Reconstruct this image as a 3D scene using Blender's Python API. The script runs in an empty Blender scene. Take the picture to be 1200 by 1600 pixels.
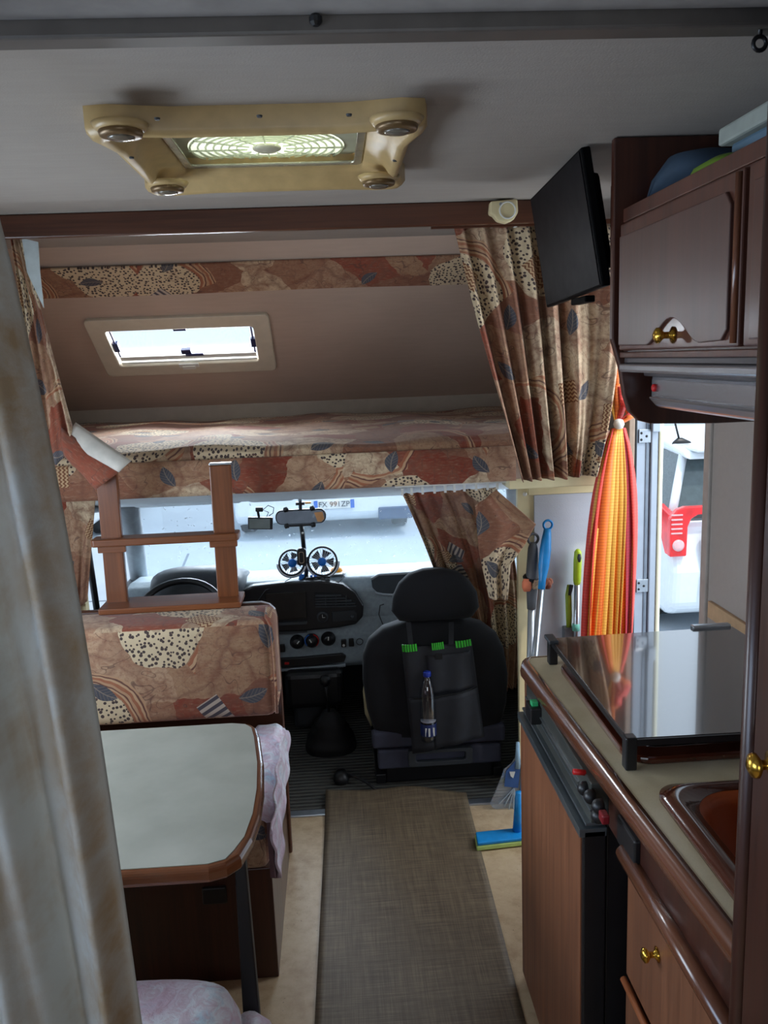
import bpy, bmesh, math, random
from mathutils import Vector, Matrix
random.seed(7)
C = bpy.context.scene.collection
sc = bpy.context.scene
PI = math.pi
# ------------------------------------------------------------------ camera
F, YAW, PIT, ROL, H = 1300., .054, .1834, -.039, 1.7
_f = Vector((math.sin(YAW)*math.cos(PIT), math.cos(YAW)*math.cos(PIT), -math.sin(PIT)))
_r = Vector((math.cos(YAW), -math.sin(YAW), 0)); _u = _r.cross(_f)
_r, _u = _r*math.cos(ROL)+_u*math.sin(ROL), _u*math.cos(ROL)-_r*math.sin(ROL)
cam = bpy.data.cameras.new('camera'); camo = bpy.data.objects.new('camera', cam); C.objects.link(camo)
cam.sensor_fit = 'VERTICAL'; cam.sensor_height = 36.; cam.lens = 36.*F/1600.; cam.clip_start = .02
camo.matrix_world = Matrix(((_r.x,_u.x,-_f.x,0),(_r.y,_u.y,-_f.y,0),(_r.z,_u.z,-_f.z,H),(0,0,0,1)))
sc.camera = camo
def P(px, py, x=None, y=None, z=None):
    """where a measured line of sight meets a known plane of the vehicle"""
    v = _r*((px-600)/F) - _u*((py-800)/F) + _f
    t = x/v.x if x is not None else y/v.y if y is not None else (z-H)/v.z
    return Vector((v.x*t, v.y*t, H+v.z*t))
# ------------------------------------------------------------------ world, sun, daylight, exposure
w = bpy.data.worlds.new('sky'); sc.world = w; w.use_nodes = True
nt = w.node_tree; nt.nodes.clear()
bg = nt.nodes.new('ShaderNodeBackground'); ow = nt.nodes.new('ShaderNodeOutputWorld')
bg.inputs[0].default_value = (.70, .84, 1, 1); bg.inputs[1].default_value = 1.7
nt.links.new(bg.outputs[0], ow.inputs[0])
def lamp(name, kind, loc, power, color, size=None, aim=None, **k):
    l = bpy.data.lights.new(name, kind); o = bpy.data.objects.new(name, l); C.objects.link(o)
    o.location = loc; l.energy = power; l.color = color
    if size: l.shape = 'RECTANGLE'; l.size, l.size_y = size
    if aim: o.rotation_euler = Vector(aim).to_track_quat('-Z', 'Y').to_euler()
    for a, b in k.items(): setattr(l, a, b)
    return o
lamp('sun', 'SUN', (4,-6,9), 2.0, (1,.96,.9), aim=(-.35,.45,-1), angle=.05)
lamp('daylight_left_window', 'AREA', (-1.44,1.75,1.25), 22, (.74,.86,1), (1.1,.6), (1,0,-.15))
lamp('added_daylight_left_rear', 'AREA', (-1.44,.30,1.35), 13, (.55,.72,1), (.9,.6), (1,.25,-.1))  # added bluish fill for the near curtain, through an invented side window
lamp('added_daylight_rear', 'AREA', (0,-1.12,1.45), 7, (.86,.92,1), (1.1,.6), (0,1,-.1))  # added fill from behind the camera, through an invented rear window
lamp('daylight_entrance', 'AREA', (1.75,2.45,1.6), 26, (.86,.93,1), (.8,1.4), (-1,.05,-.25))
lamp('daylight_windscreen', 'AREA', (-.05,4.75,1.55), 150, (.85,.92,1), (1.8,.7), (0,-.8,-.6))
lamp('daylight_roof_hatch', 'AREA', (-.1,1.76,2.30), 4.2, (.92,.97,1), (.34,.34), (0,0,-1))
lamp('daylight_front_hatch', 'AREA', (-.65,4.35,2.1), 48, (.85,.93,1), (.7,.35), (0,-1,-.3))
sc.view_settings.view_transform = 'Standard'; sc.view_settings.look = 'None'
sc.view_settings.exposure = 0.0; sc.view_settings.gamma = 1; sc.view_settings.use_curve_mapping = False
try:
    sc.cycles.max_bounces = 8; sc.cycles.diffuse_bounces = 4; sc.cycles.transparent_max_bounces = 12
except Exception: pass

# ------------------------------------------------------------------ materials
def srgb(r, g, b):
    f = lambda c: (c/255/12.92) if c/255 <= .04045 else ((c/255+.055)/1.055)**2.4
    return (f(r), f(g), f(b), 1)
class G:
    """small node-graph writer"""
    def __init__(s, name):
        s.m = bpy.data.materials.new(name); s.m.use_nodes = True; s.n = s.m.node_tree.nodes; s.l = s.m.node_tree.links
        s.n.clear(); s.out = s.n.new('ShaderNodeOutputMaterial'); s.b = s.n.new('ShaderNodeBsdfPrincipled'); s.l.new(s.b.outputs[0], s.out.inputs[0])
        s.tc = s.n.new('ShaderNodeTexCoord')
    def put(s, sock, v):
        if isinstance(v, bpy.types.NodeSocket): s.l.new(v, sock)
        elif v is not None:
            try: sock.default_value = v
            except Exception: sock.default_value = (v,)*3
    def M(s, op, a, b=None, c=None):
        n = s.n.new('ShaderNodeMath'); n.operation = op
        for i, v in enumerate((a, b, c)): s.put(n.inputs[i], v)
        return n.outputs[0]
    def V(s, op, a, b=None, sc_=None):
        n = s.n.new('ShaderNodeVectorMath'); n.operation = op; s.put(n.inputs[0], a)
        if b is not None: s.put(n.inputs[1], b)
        if sc_ is not None: s.put(n.inputs[3], sc_)
        return n.outputs[1] if op in ('LENGTH','DOT_PRODUCT','DISTANCE') else n.outputs[0]
    def map(s, v, scale=(1,1,1), loc=(0,0,0), rot=(0,0,0)):
        n = s.n.new('ShaderNodeMapping'); s.put(n.inputs[0], v); n.inputs[1].default_value = loc; n.inputs[2].default_value = rot; n.inputs[3].default_value = scale
        return n.outputs[0]
    def noise(s, v, scale, detail=3, rough=.5, dist=0, col=False):
        n = s.n.new('ShaderNodeTexNoise'); s.put(n.inputs['Vector'], v); n.inputs['Scale'].default_value = scale; n.inputs['Detail'].default_value = detail
        n.inputs['Roughness'].default_value = rough; n.inputs['Distortion'].default_value = dist
        return n.outputs[1 if col else 0]
    def voro(s, v, scale, feature='F1'):
        n = s.n.new('ShaderNodeTexVoronoi'); n.voronoi_dimensions = '2D' if feature == '2D' else '3D'
        s.put(n.inputs['Vector'], v); n.inputs['Scale'].default_value = scale
        if feature == 'EDGE': n.feature = 'DISTANCE_TO_EDGE'
        return n
    def ramp(s, f, stops, const=False):
        n = s.n.new('ShaderNodeValToRGB'); s.put(n.inputs[0], f); cr = n.color_ramp
        if const: cr.interpolation = 'CONSTANT'
        while len(cr.elements) < len(stops): cr.elements.new(.5)
        for e, (p, c) in zip(cr.elements, stops): e.position = p; e.color = c
        return n.outputs[0]
    def mix(s, f, a, b, mode='MIX'):
        n = s.n.new('ShaderNodeMix'); n.data_type = 'RGBA'; n.blend_type = mode; n.clamp_factor = True
        s.put(n.inputs[0], f); s.put(n.inputs[6], a); s.put(n.inputs[7], b); return n.outputs[2]
    def sep(s, v):
        n = s.n.new('ShaderNodeSeparateXYZ'); s.put(n.inputs[0], v); return n.outputs
    def comb(s, x=0, y=0, z=0):
        n = s.n.new('ShaderNodeCombineXYZ'); s.put(n.inputs[0], x); s.put(n.inputs[1], y); s.put(n.inputs[2], z); return n.outputs[0]
    def bump(s, h, strength=.3, dist=.002):
        n = s.n.new('ShaderNodeBump'); s.put(n.inputs['Height'], h); n.inputs['Strength'].default_value = strength; n.inputs['Distance'].default_value = dist
        s.l.new(n.outputs[0], s.b.inputs['Normal'])
    def fin(s, color=None, rough=.5, metal=0, spec=.5, coat=0, trans=0, emit=None, es=0, alpha=None, sheen=0):
        b = s.b.inputs; s.put(b['Base Color'], color); s.put(b['Roughness'], rough); b['Metallic'].default_value = metal
        b['Specular IOR Level'].default_value = spec; b['Coat Weight'].default_value = coat; b['Coat Roughness'].default_value = .15
        b['Transmission Weight'].default_value = trans; b['Sheen Weight'].default_value = sheen
        if emit: b['Emission Color'].default_value = emit; b['Emission Strength'].default_value = es
        if alpha is not None: s.put(b['Alpha'], alpha)
        return s.m
MC = {}
def plain(name, rgb, rough=.5, metal=0, var=.12, scale=25, **k):
    if name in MC: return MC[name]
    g = G(name); o = g.tc.outputs['Object']; n = g.noise(o, scale, 4)
    c = srgb(*rgb); lo = tuple(x*(1-var) for x in c[:3])+(1,); hi = tuple(min(1, x*(1+var)) for x in c[:3])+(1,)
    col = g.ramp(n, [(.3, lo), (.7, hi)]); r = g.M('ADD', g.M('MULTIPLY', n, .12), rough-.06)
    MC[name] = g.fin(col, r, metal, **k); return MC[name]
def wood(name, dark, light, axis='z', rough=.3, coat=.25, sc_=1):
    g = G(name); o = g.tc.outputs['Object']
    s = {'x': (1.2,26,26), 'y': (26,1.2,26), 'z': (26,26,1.2)}[axis]
    v = g.map(o, tuple(a*sc_ for a in s)); n = g.noise(v, 1, 5, .6, .6)
    s2 = {'x': (4,160,160), 'y': (160,4,160), 'z': (160,160,4)}[axis]
    n2 = g.noise(g.map(o, s2), 1, 2); big = g.noise(g.map(o, tuple(a*.16 for a in s)), 1, 2)
    f = g.M('ADD', g.M('MULTIPLY', n, .6), g.M('ADD', g.M('MULTIPLY', n2, .25), g.M('MULTIPLY', big, .25)))
    col = g.ramp(f, [(.38, srgb(*dark)), (.7, srgb(*light))])
    g.bump(n2, .08, .0006); m_ = g.fin(col, g.M('ADD', g.M('MULTIPLY', n2, .15), rough), coat=coat); g.b.inputs['Coat Roughness'].default_value = .15 if coat < .7 else .34; return m_

def autumn_fabric(name, gain=1.0, seed=0.0, scale=1.0, rot=0.0, sat=1.0):
    """printed furnishing cloth: watercolour patches, dotted fields, arcs, leaves, zigzags; UV in metres"""
    g = G(name)
    scale *= .74; uv0 = g.map(g.tc.outputs['UV'], (scale, scale, 1), (seed, seed*.7, 0), (0, 0, rot))
    wob = g.V('SCALE', g.V('SUBTRACT', g.noise(uv0, 9, 3, col=True), (.5,.5,.5)), sc_=.10)
    p = g.V('ADD', uv0, wob)
    A = g.voro(p, 7, '2D'); ra = g.sep(A.outputs['Color'])
    c = [srgb(*x) for x in ((184,150,120),(158,118,92),(210,188,156),(134,62,44),(168,132,102),(138,94,72),(204,178,146),(142,72,52),(176,140,112))]
    base = g.ramp(ra[0], [(i/9, c[i]) for i in range(9)], True)
    # watercolour mottle
    m1 = g.noise(uv0, 22, 5, .7, .5); m2 = g.noise(g.map(uv0, (1,3.2,1)), 60, 3)
    base = g.mix(g.ramp(m1, [(.42, (0,0,0,1)), (.66, (.7,.7,.7,1))]), base, srgb(138,88,66))
    base = g.mix(g.ramp(m2, [(.52, (0,0,0,1)), (.85, (.3,.3,.3,1))]), base, srgb(206,180,152))
    m3 = g.noise(uv0, 110, 4, .75); base = g.mix(g.ramp(m3, [(.50, (0,0,0,1)), (.66, (.5,.5,.5,1))]), base, srgb(112,72,58))
    # soft watercolour edge along every patch
    E_ = g.voro(p, 7, 'EDGE'); base = g.mix(g.ramp(E_.outputs['Distance'], [(.0, (.55,.55,.55,1)), (.07, (0,0,0,1))]), base, srgb(120,78,62))
    # scribbles
    s1 = g.noise(uv0, 13, 1, .4, 1.2); scr = g.M('LESS_THAN', g.M('ABSOLUTE', g.M('SUBTRACT', s1, .5)), .006)
    base = g.mix(g.M('MULTIPLY', scr, .6), base, srgb(92,66,58))
    # dotted fields on cream
    B = g.voro(g.V('ADD', uv0, g.V('SCALE', wob, sc_=.5)), 4.6, '2D'); rb = g.sep(B.outputs['Color'])
    fieldD = g.M('MULTIPLY', g.M('LESS_THAN', B.outputs['Distance'], .44), g.M('GREATER_THAN', rb[0], .58))
    D = g.voro(g.V('ADD', uv0, g.V('SCALE', wob, sc_=.12)), 92, '2D'); rd = g.sep(D.outputs['Color'])
    dot = g.M('LESS_THAN', D.outputs['Distance'], g.M('ADD', .20, g.M('MULTIPLY', rd[1], .18)))
    base = g.mix(g.M('MULTIPLY', fieldD, .85), base, srgb(214,194,160))
    base = g.mix(g.M('MULTIPLY', fieldD, dot), base, srgb(74,60,58))
    # arcs round the dotted fields
    ring = g.M('MULTIPLY', g.M('GREATER_THAN', B.outputs['Distance'], .45), g.M('LESS_THAN', B.outputs['Distance'], .66))
    ph = g.M('FRACT', g.M('MULTIPLY', B.outputs['Distance'], 9)); loc = g.sep(g.V('SUBTRACT', g.V('SCALE', uv0, sc_=4.6), B.outputs['Position']) if False else g.V('SUBTRACT', uv0, B.outputs['Position']))
    half = g.M('GREATER_THAN', g.M('ADD', loc[0], g.M('MULTIPLY', loc[1], .6)), 0)
    ringm = g.M('MULTIPLY', g.M('MULTIPLY', ring, half), g.M('GREATER_THAN', rb[0], .40))
    rc = g.ramp(ph, [(0, srgb(160,98,70)), (.32, srgb(196,160,124)), (.55, srgb(98,60,54)), (.72, srgb(186,146,112))], True)
    base = g.mix(g.M('MULTIPLY', ringm, .85), base, rc)
    # small triangles and ovals
    S = g.voro(uv0, 20, '2D'); rs = g.sep(S.outputs['Color'])
    so = g.M('MULTIPLY', g.M('LESS_THAN', g.M('ABSOLUTE', g.M('SUBTRACT', S.outputs['Distance'], .27)), .05), g.M('GREATER_THAN', rs[0], .72))
    base = g.mix(g.M('MULTIPLY', so, .35), base, srgb(126,90,76))
    def local(sc2, off):
        n = g.voro(g.V('ADD', uv0, off), sc2, '2D'); r = g.sep(n.outputs['Color'])
        d = g.V('SUBTRACT', g.V('ADD', uv0, off), n.outputs['Position'])
        rn = g.n.new('ShaderNodeVectorRotate'); rn.rotation_type = 'Z_AXIS'; g.put(rn.inputs['Vector'], d); g.put(rn.inputs['Angle'], g.M('MULTIPLY', r[1], 6.28))
        return g.sep(rn.outputs[0]), r
    # zigzag and striped patches
    (x, y, _), r = local(3.9, (3.1, 1.7, 0))
    inb = g.M('MULTIPLY', g.M('LESS_THAN', g.M('ABSOLUTE', x), .036), g.M('LESS_THAN', g.M('ABSOLUTE', y), .028))
    zz = g.M('GREATER_THAN', g.M('FRACT', g.M('MULTIPLY', g.M('ADD', y, g.M('MULTIPLY', g.M('PINGPONG', x, .006), 1.0)), 95)), .5)
    stp = g.M('GREATER_THAN', g.M('FRACT', g.M('MULTIPLY', x, 60)), .5)
    base = g.mix(g.M('MULTIPLY', inb, g.M('GREATER_THAN', r[0], .5)), base, g.mix(zz, srgb(196,164,126), srgb(122,78,54)))
    base = g.mix(g.M('MULTIPLY', inb, g.M('LESS_THAN', r[0], .22)), base, g.mix(stp, srgb(186,170,156), srgb(78,72,80)))
    # leaves
    (x, y, _), r = local(5.2, (.4, 5.3, 0))
    y = g.M('ADD', y, g.M('MULTIPLY', g.M('MULTIPLY', x, x), 5))
    lens = g.M('ADD', g.M('MULTIPLY', g.M('ABSOLUTE', y), 1/.017), g.M('MULTIPLY', g.M('MULTIPLY', x, x), 1/(.035**2)))
    leaf = g.M('MULTIPLY', g.M('LESS_THAN', lens, 1), g.M('GREATER_THAN', r[0], .38))
    vein = g.M('LESS_THAN', g.M('MINIMUM', g.M('ABSOLUTE', y), g.M('ADD', .0007, g.M('PINGPONG', g.M('ADD', x, g.M('ABSOLUTE', y)), .005))), .0012)
    lc = g.mix(g.M('MULTIPLY', vein, .7), g.mix(m1, srgb(62,58,70), srgb(92,94,98)), srgb(150,134,118))
    base = g.mix(leaf, base, lc)
    hs = g.n.new('ShaderNodeHueSaturation'); hs.inputs['Saturation'].default_value = sat; hs.inputs['Value'].default_value = gain; g.put(hs.inputs['Color'], base)
    g.bump(g.noise(uv0, 420, 2), .25, .0006)
    return g.fin(hs.outputs[0], .8, spec=.25, sheen=.15)

FAB = autumn_fabric('autumn_print_cloth', 1.0, 0.0)
FAB2 = autumn_fabric('autumn_print_cushion', .95, 3.37)
FAB3 = autumn_fabric('autumn_print_curtain', 1.0, 7.13)
def pastel():
    g = G('pastel_quilt'); uv = g.tc.outputs['Object']; n = g.noise(uv, 7, 4, .6, .8); n2 = g.noise(uv, 26, 4, .65, 1.5)
    c = g.ramp(n, [(.3, srgb(160,198,220)), (.45, srgb(232,236,244)), (.6, srgb(220,198,216)), (.75, srgb(196,216,232))])
    c = g.mix(g.ramp(n2, [(.45,(0,0,0,1)),(.6,(.5,.5,.5,1))]), c, srgb(196,150,172)); g.bump(n2, .8, .006)
    return g.fin(c, .55, spec=.5, sheen=.2)
PASTEL = pastel()
WOODM = wood('walnut_laminate', (92,54,36), (142,92,64), 'z')
WOODD = wood('dark_walnut_laminate', (46,21,14), (76,39,26), 'z')
WOODX = wood('dark_mahogany_beam', (60,31,18), (98,56,36), 'x')
WOODY = plain('walnut_edge_moulding', (104,62,42), .24, var=.1, scale=9, coat=.4)
WOODL = wood('oak_ladder_wood', (88,46,20), (134,76,38), 'z', .3, .25)
WOODLX = wood('oak_ladder_rung_wood', (88,46,20), (134,76,38), 'x', .3, .25)
TRIMX = plain('table_edge_wood', (122,72,44), .22, var=.1, scale=6, coat=.5)
CREAM = plain('aged_cream_plastic', (196,168,118), .4)
CREAMP = plain('cream_panel_paint', (226,212,168), .5, var=.04)
BRASS = plain('brass', (214,170,70), .22, 1, var=.05)
BLACKP = plain('black_plastic', (24,24,26), .4)
DGREY = plain('dark_grey_plastic', (58,62,66), .5)
DASH = plain('grey_dashboard_plastic', (140,152,158), .55, scale=60)
ALU = plain('brushed_aluminium', (180,186,192), .32, .9)
ALUW = plain('white_aluminium_frame', (158,170,184), .4, var=.04)
WHITEP = plain('white_plastic', (222,222,216), .4, var=.04)
BROWNE = plain('brown_enamel', (74,32,18), .12, coat=.8)
SEATF = plain('black_velour', (24,25,30), .9, sheen=.05)
RUBBER = plain('black_rubber', (18,18,19), .7)
def ceil_mat(name, rgb, var=.1):
    g = G(name); o = g.tc.outputs['Object']; n = g.noise(o, 3, 3); n2 = g.noise(o, 260, 3); n3 = g.noise(g.map(o,(8,60,60)),1,3)
    c = srgb(*rgb); lo = tuple(x*(1-var) for x in c[:3])+(1,)
    col = g.ramp(g.M('ADD', g.M('MULTIPLY', n, .6), g.M('MULTIPLY', n3, .4)), [(.35, lo), (.65, c)])
    g.bump(n2, .5, .001); return g.fin(col, .85, spec=.2)
CEIL = ceil_mat('brushed_ceiling_lining', (168,160,152))
LUT = ceil_mat('beige_lining', (196,174,158))
WALLW = ceil_mat('pale_grey_wall_laminate', (196,200,208), .05)
WALLG = ceil_mat('grey_wall_laminate', (170,160,152), .06)
def floor_mat():
    g = G('beige_linoleum'); o = g.tc.outputs['Object']; n = g.noise(o, 5, 5, .65, .6); n2 = g.noise(o, 22, 4, .7); n3 = g.noise(o, 140, 1)
    col = g.ramp(g.M('ADD', g.M('MULTIPLY', n, .5), g.M('MULTIPLY', n2, .5)), [(.35, srgb(168,140,108)), (.52, srgb(194,168,134)), (.68, srgb(206,184,150))])
    col = g.mix(g.ramp(n3, [(.74,(0,0,0,1)),(.78,(1,1,1,1))]), col, srgb(90,70,54)); return g.fin(col, .45)
FLOORM = floor_mat()
def runner_mat():
    g = G('woven_vinyl_runner'); o = g.tc.outputs['Object']
    a = g.noise(g.map(o,(6,300,1)),1,3); b = g.noise(g.map(o,(300,7,1)),1,3); c = g.noise(o, 4, 3); d = g.noise(g.map(o,(12,90,1)),1,2); e = g.noise(g.map(o,(70,5,1)),1,2)
    f = g.M('ADD', g.M('MULTIPLY', a, .34), g.M('ADD', g.M('MULTIPLY', b, .26), g.M('ADD', g.M('MULTIPLY', c, .12), g.M('ADD', g.M('MULTIPLY', d, .14), g.M('MULTIPLY', e, .14)))))
    col = g.ramp(f, [(.38, srgb(78,64,48)), (.5, srgb(104,88,68)), (.62, srgb(132,115,90))]); g.bump(f, .5, .002); return g.fin(col, .6)
RUNNER = runner_mat()
def ribbed():
    g = G('ribbed_rubber_floor'); s = g.sep(g.tc.outputs['Object']); n = g.noise(g.tc.outputs['Object'], 30, 3)
    r = g.M('ADD', g.M('MULTIPLY', g.M('SINE', g.M('MULTIPLY', s[1], 2*PI/.026)), .5), .5)
    col = g.mix(g.M('MULTIPLY', r, .8), srgb(34,34,33), srgb(96,96,90)); col = g.mix(g.ramp(n,[(.4,(0,0,0,1)),(.8,(.5,.5,.5,1))]), col, srgb(84,80,72)); g.bump(r, .8, .004); return g.fin(col, .7)
RIB = ribbed()
def worktop_mat():
    g = G('beige_laminate_worktop'); o = g.tc.outputs['Object']; n = g.noise(o, 18, 4); n2 = g.noise(o, 300, 1)
    return g.fin(g.mix(g.M('MULTIPLY', n2, .25), g.ramp(n,[(.3,srgb(212,196,160)),(.7,srgb(226,212,180))]), srgb(160,140,104)), .42)
WTOP = worktop_mat()
def table_mat():
    g = G('pale_table_laminate'); o = g.tc.outputs['Object']; n = g.noise(o, 9, 5)
    return g.fin(g.ramp(n,[(.3,srgb(160,162,152)),(.7,srgb(176,178,168))]), .34)
TTOP = table_mat()
def glass(name, tint=(1,1,1,1), refl=.08, dirt=0):
    g = G(name); g.n.remove(g.b); t = g.n.new('ShaderNodeBsdfTransparent'); t.inputs[0].default_value = tint
    gl = g.n.new('ShaderNodeBsdfGlossy'); gl.inputs['Roughness'].default_value = .02; m = g.n.new('ShaderNodeMixShader'); m.inputs[0].default_value = refl
    g.l.new(t.outputs[0], m.inputs[1]); g.l.new(gl.outputs[0], m.inputs[2]); last = m.outputs[0]
    if dirt:
        d = g.n.new('ShaderNodeBsdfDiffuse'); d.inputs[0].default_value = (.9,.93,.97,1); m2 = g.n.new('ShaderNodeMixShader')
        sp = g.M('ADD', g.ramp(g.noise(g.tc.outputs['Object'], 55, 2), [(.70,(0,0,0,1)),(.73,(.8,.8,.8,1))]), g.M('MULTIPLY', g.noise(g.tc.outputs['Object'], 5, 3), dirt))
        g.l.new(sp, m2.inputs[0]); g.l.new(last, m2.inputs[1]); g.l.new(d.outputs[0], m2.inputs[2]); last = m2.outputs[0]
    g.l.new(last, g.out.inputs[0]); return g.m
GLASS = glass('clear_window_glass', refl=.05)
WSCREEN = glass('dusty_windscreen_glass', (.93,.97,1,1), .06, .10)
ACRYL = glass('clear_bottle_plastic', (.82,.86,.9,1), .16)
def smoked():
    g = G('smoked_black_glass'); o = g.tc.outputs['Object']
    scr = g.M('LESS_THAN', g.M('ABSOLUTE', g.M('SUBTRACT', g.noise(g.map(o,(5,20,1)), 2.2, 4, .7, 1.5), .5)), .004)
    dots = g.voro(g.map(o,(1,1,0)), 260, '2D'); dm = g.M('LESS_THAN', dots.outputs['Distance'], .25)
    col = g.mix(g.M('MULTIPLY', dm, .5), (.006,.007,.010,1), (.05,.055,.065,1)); col = g.mix(g.M('MULTIPLY', scr, .35), col, (.3,.33,.38,1)); g.b.inputs['IOR'].default_value = 2.3
    return g.fin(col, .05, spec=.5, coat=1.0)
SMOKE = smoked()
def net_curtain():
    g = G('aged_white_curtain'); uv = g.tc.outputs['UV']; n = g.noise(g.map(uv,(9,1.3,1)),1,4,.6,.5); n2 = g.noise(uv, 7, 5, .65, .2)
    st = g.ramp(g.M('MULTIPLY', n, n2), [(.22,(0,0,0,1)),(.40,(.7,.7,.7,1))])
    sx = g.sep(uv); hem = g.M('MULTIPLY', g.ramp(sx[0], [(.0,(0,0,0,1)),(.02,(1,1,1,1)),(.10,(.9,.9,.9,1)),(.15,(0,0,0,1))]), g.ramp(n2, [(.35,(0,0,0,1)),(.6,(1,1,1,1))]))
    col = g.mix(g.M('MAXIMUM', st, g.M('MULTIPLY', hem, .8)), srgb(204,204,198), srgb(170,138,92)); g.bump(g.noise(uv, 300, 2), .3, .001)
    g.fin(col, .85, spec=.2); t = g.n.new('ShaderNodeBsdfTranslucent'); g.put(t.inputs[0], col); m = g.n.new('ShaderNodeMixShader'); m.inputs[0].default_value = .25
    g.l.new(g.b.outputs[0], m.inputs[1]); g.l.new(t.outputs[0], m.inputs[2]); g.l.new(m.outputs[0], g.out.inputs[0]); return g.m
NETC = net_curtain()

# ------------------------------------------------------------------ mesh building
def wl(o):
    v = Vector((0,0,0))
    while o: v += o.location; o = o.parent
    return v
class MB:
    def __init__(s): s.v = []; s.f = []; s.uv = []; s.has = False
    def add(s, vs, fs, uvs=None):
        b = len(s.v); s.v += [Vector(v) for v in vs]
        for i, f in enumerate(fs):
            s.f.append([b+k for k in f])
            s.uv.append(uvs[i] if uvs else None)
        if uvs: s.has = True
        return s
    def box(s, x0, x1, y0, y1, z0, z1, M=None):
        vs = [Vector((x, y, z)) for x in (x0,x1) for y in (y0,y1) for z in (z0,z1)]
        if M: vs = [M@v for v in vs]
        return s.add(vs, [(0,1,3,2),(4,6,7,5),(0,4,5,1),(2,3,7,6),(0,2,6,4),(1,5,7,3)])
    def prism(s, pts, a, b, axis='z', M=None):
        n = len(pts)
        def mk(p, t):
            v = {'z': (p[0],p[1],t), 'y': (p[0],t,p[1]), 'x': (t,p[0],p[1])}[axis]
            return M@Vector(v) if M else Vector(v)
        vs = [mk(p, a) for p in pts]+[mk(p, b) for p in pts]
        return s.add(vs, [list(range(n))[::-1], list(range(n, 2*n))]+[(i, (i+1)%n, n+(i+1)%n, n+i) for i in range(n)])
    def tube(s, path, r, n=8, cap=True):
        path = [Vector(p) for p in path]; rings = []; rr = r if isinstance(r, (list, tuple)) else [r]*len(path)
        t0 = (path[1]-path[0]).normalized(); up = Vector((0,0,1)) if abs(t0.z) < .9 else Vector((1,0,0)); a = t0.cross(up).normalized()
        vs = []
        for i, p in enumerate(path):
            t = (path[min(i+1,len(path)-1)]-path[max(i-1,0)]).normalized(); a = (a-t*a.dot(t)).normalized(); b = t.cross(a)
            for k in range(n):
                an = 2*PI*k/n; vs.append(p+(a*math.cos(an)+b*math.sin(an))*rr[i])
        m = len(path); fs = [(i*n+k, i*n+(k+1)%n, (i+1)*n+(k+1)%n, (i+1)*n+k) for i in range(m-1) for k in range(n)]
        if cap: fs += [list(range(n))[::-1], [(m-1)*n+k for k in range(n)]]
        return s.add(vs, fs)
    def lathe(s, prof, c, axis=(0,0,1), n=20, cap=True):
        ax = Vector(axis).normalized(); q = ax.to_track_quat('Z','Y'); c = Vector(c); vs = []
        for r, h in prof:
            for k in range(n):
                an = 2*PI*k/n; vs.append(c+q@Vector((r*math.cos(an), r*math.sin(an), h)))
        m = len(prof); fs = [(i*n+k, i*n+(k+1)%n, (i+1)*n+(k+1)%n, (i+1)*n+k) for i in range(m-1) for k in range(n)]
        if cap: fs += [list(range(n))[::-1], [(m-1)*n+k for k in range(n)]]
        return s.add(vs, fs)
    def torus(s, c, R, r, axis=(0,0,1), n=24, m=8, a0=0, a1=2*PI):
        q = Vector(axis).normalized().to_track_quat('Z','Y'); c = Vector(c); full = abs(a1-a0-2*PI) < 1e-6; k = n if full else n+1; vs = []
        for i in range(k):
            a = a0+(a1-a0)*i/n
            for j in range(m):
                b = 2*PI*j/m; vs.append(c+q@Vector(((R+r*math.cos(b))*math.cos(a), (R+r*math.cos(b))*math.sin(a), r*math.sin(b))))
        fs = [(i*m+j, ((i+1)%k)*m+j, ((i+1)%k)*m+(j+1)%m, i*m+(j+1)%m) for i in range(n) for j in range(m)]
        if not full: fs += [list(range(m))[::-1], [(k-1)*m+j for j in range(m)]]
        return s.add(vs, fs)
    def grid(s, fn, nu, nv, uvf=None):
        """fn(u,v) -> point, uvf(u,v) -> metres"""
        vs = [fn(i/nu, j/nv) for j in range(nv+1) for i in range(nu+1)]; W = nu+1
        uvs = None; fs = [(j*W+i, j*W+i+1, (j+1)*W+i+1, (j+1)*W+i) for j in range(nv) for i in range(nu)]
        if uvf:
            t = [uvf(i/nu, j/nv) for j in range(nv+1) for i in range(nu+1)]; uvs = [[t[k] for k in f] for f in fs]
        return s.add(vs, fs, uvs)
    def loft(s, rings, n=28, pw=2.6, axis='z'):
        """rings: (h, cx, cy, wx, wy) superellipse cross sections"""
        vs = []
        for h, cx, cy, wx, wy in rings:
            for k in range(n):
                a = 2*PI*k/n; ca, sa = math.cos(a), math.sin(a); x = cx+wx*math.copysign(abs(ca)**(2/pw), ca); y = cy+wy*math.copysign(abs(sa)**(2/pw), sa)
                vs.append((x,y,h) if axis == 'z' else (x,h,y) if axis == 'y' else (h,x,y))
        m = len(rings); fs = [(i*n+k, i*n+(k+1)%n, (i+1)*n+(k+1)%n, (i+1)*n+k) for i in range(m-1) for k in range(n)]
        return s.add(vs, fs+[list(range(n))[::-1], [(m-1)*n+k for k in range(n)]])
    def build(s, name, mat, parent=None, smooth=False, bev=0, seg=2, solid=0, sub=0):
        if parent is not None: o0 = wl(parent)
        else:
            xs = [v.x for v in s.v]; ys = [v.y for v in s.v]; o0 = Vector(((min(xs)+max(xs))/2, (min(ys)+max(ys))/2, min(v.z for v in s.v)))
        me = bpy.data.meshes.new(name); me.from_pydata([v-o0 for v in s.v], [], s.f); me.update()
        if mat: me.materials.append(mat)
        bm = bmesh.new(); bm.from_mesh(me); 
        if not s.has: bmesh.ops.recalc_face_normals(bm, faces=bm.faces)
        bm.to_mesh(me); bm.free()
        uvl = me.uv_layers.new(name='UVMap')
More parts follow.
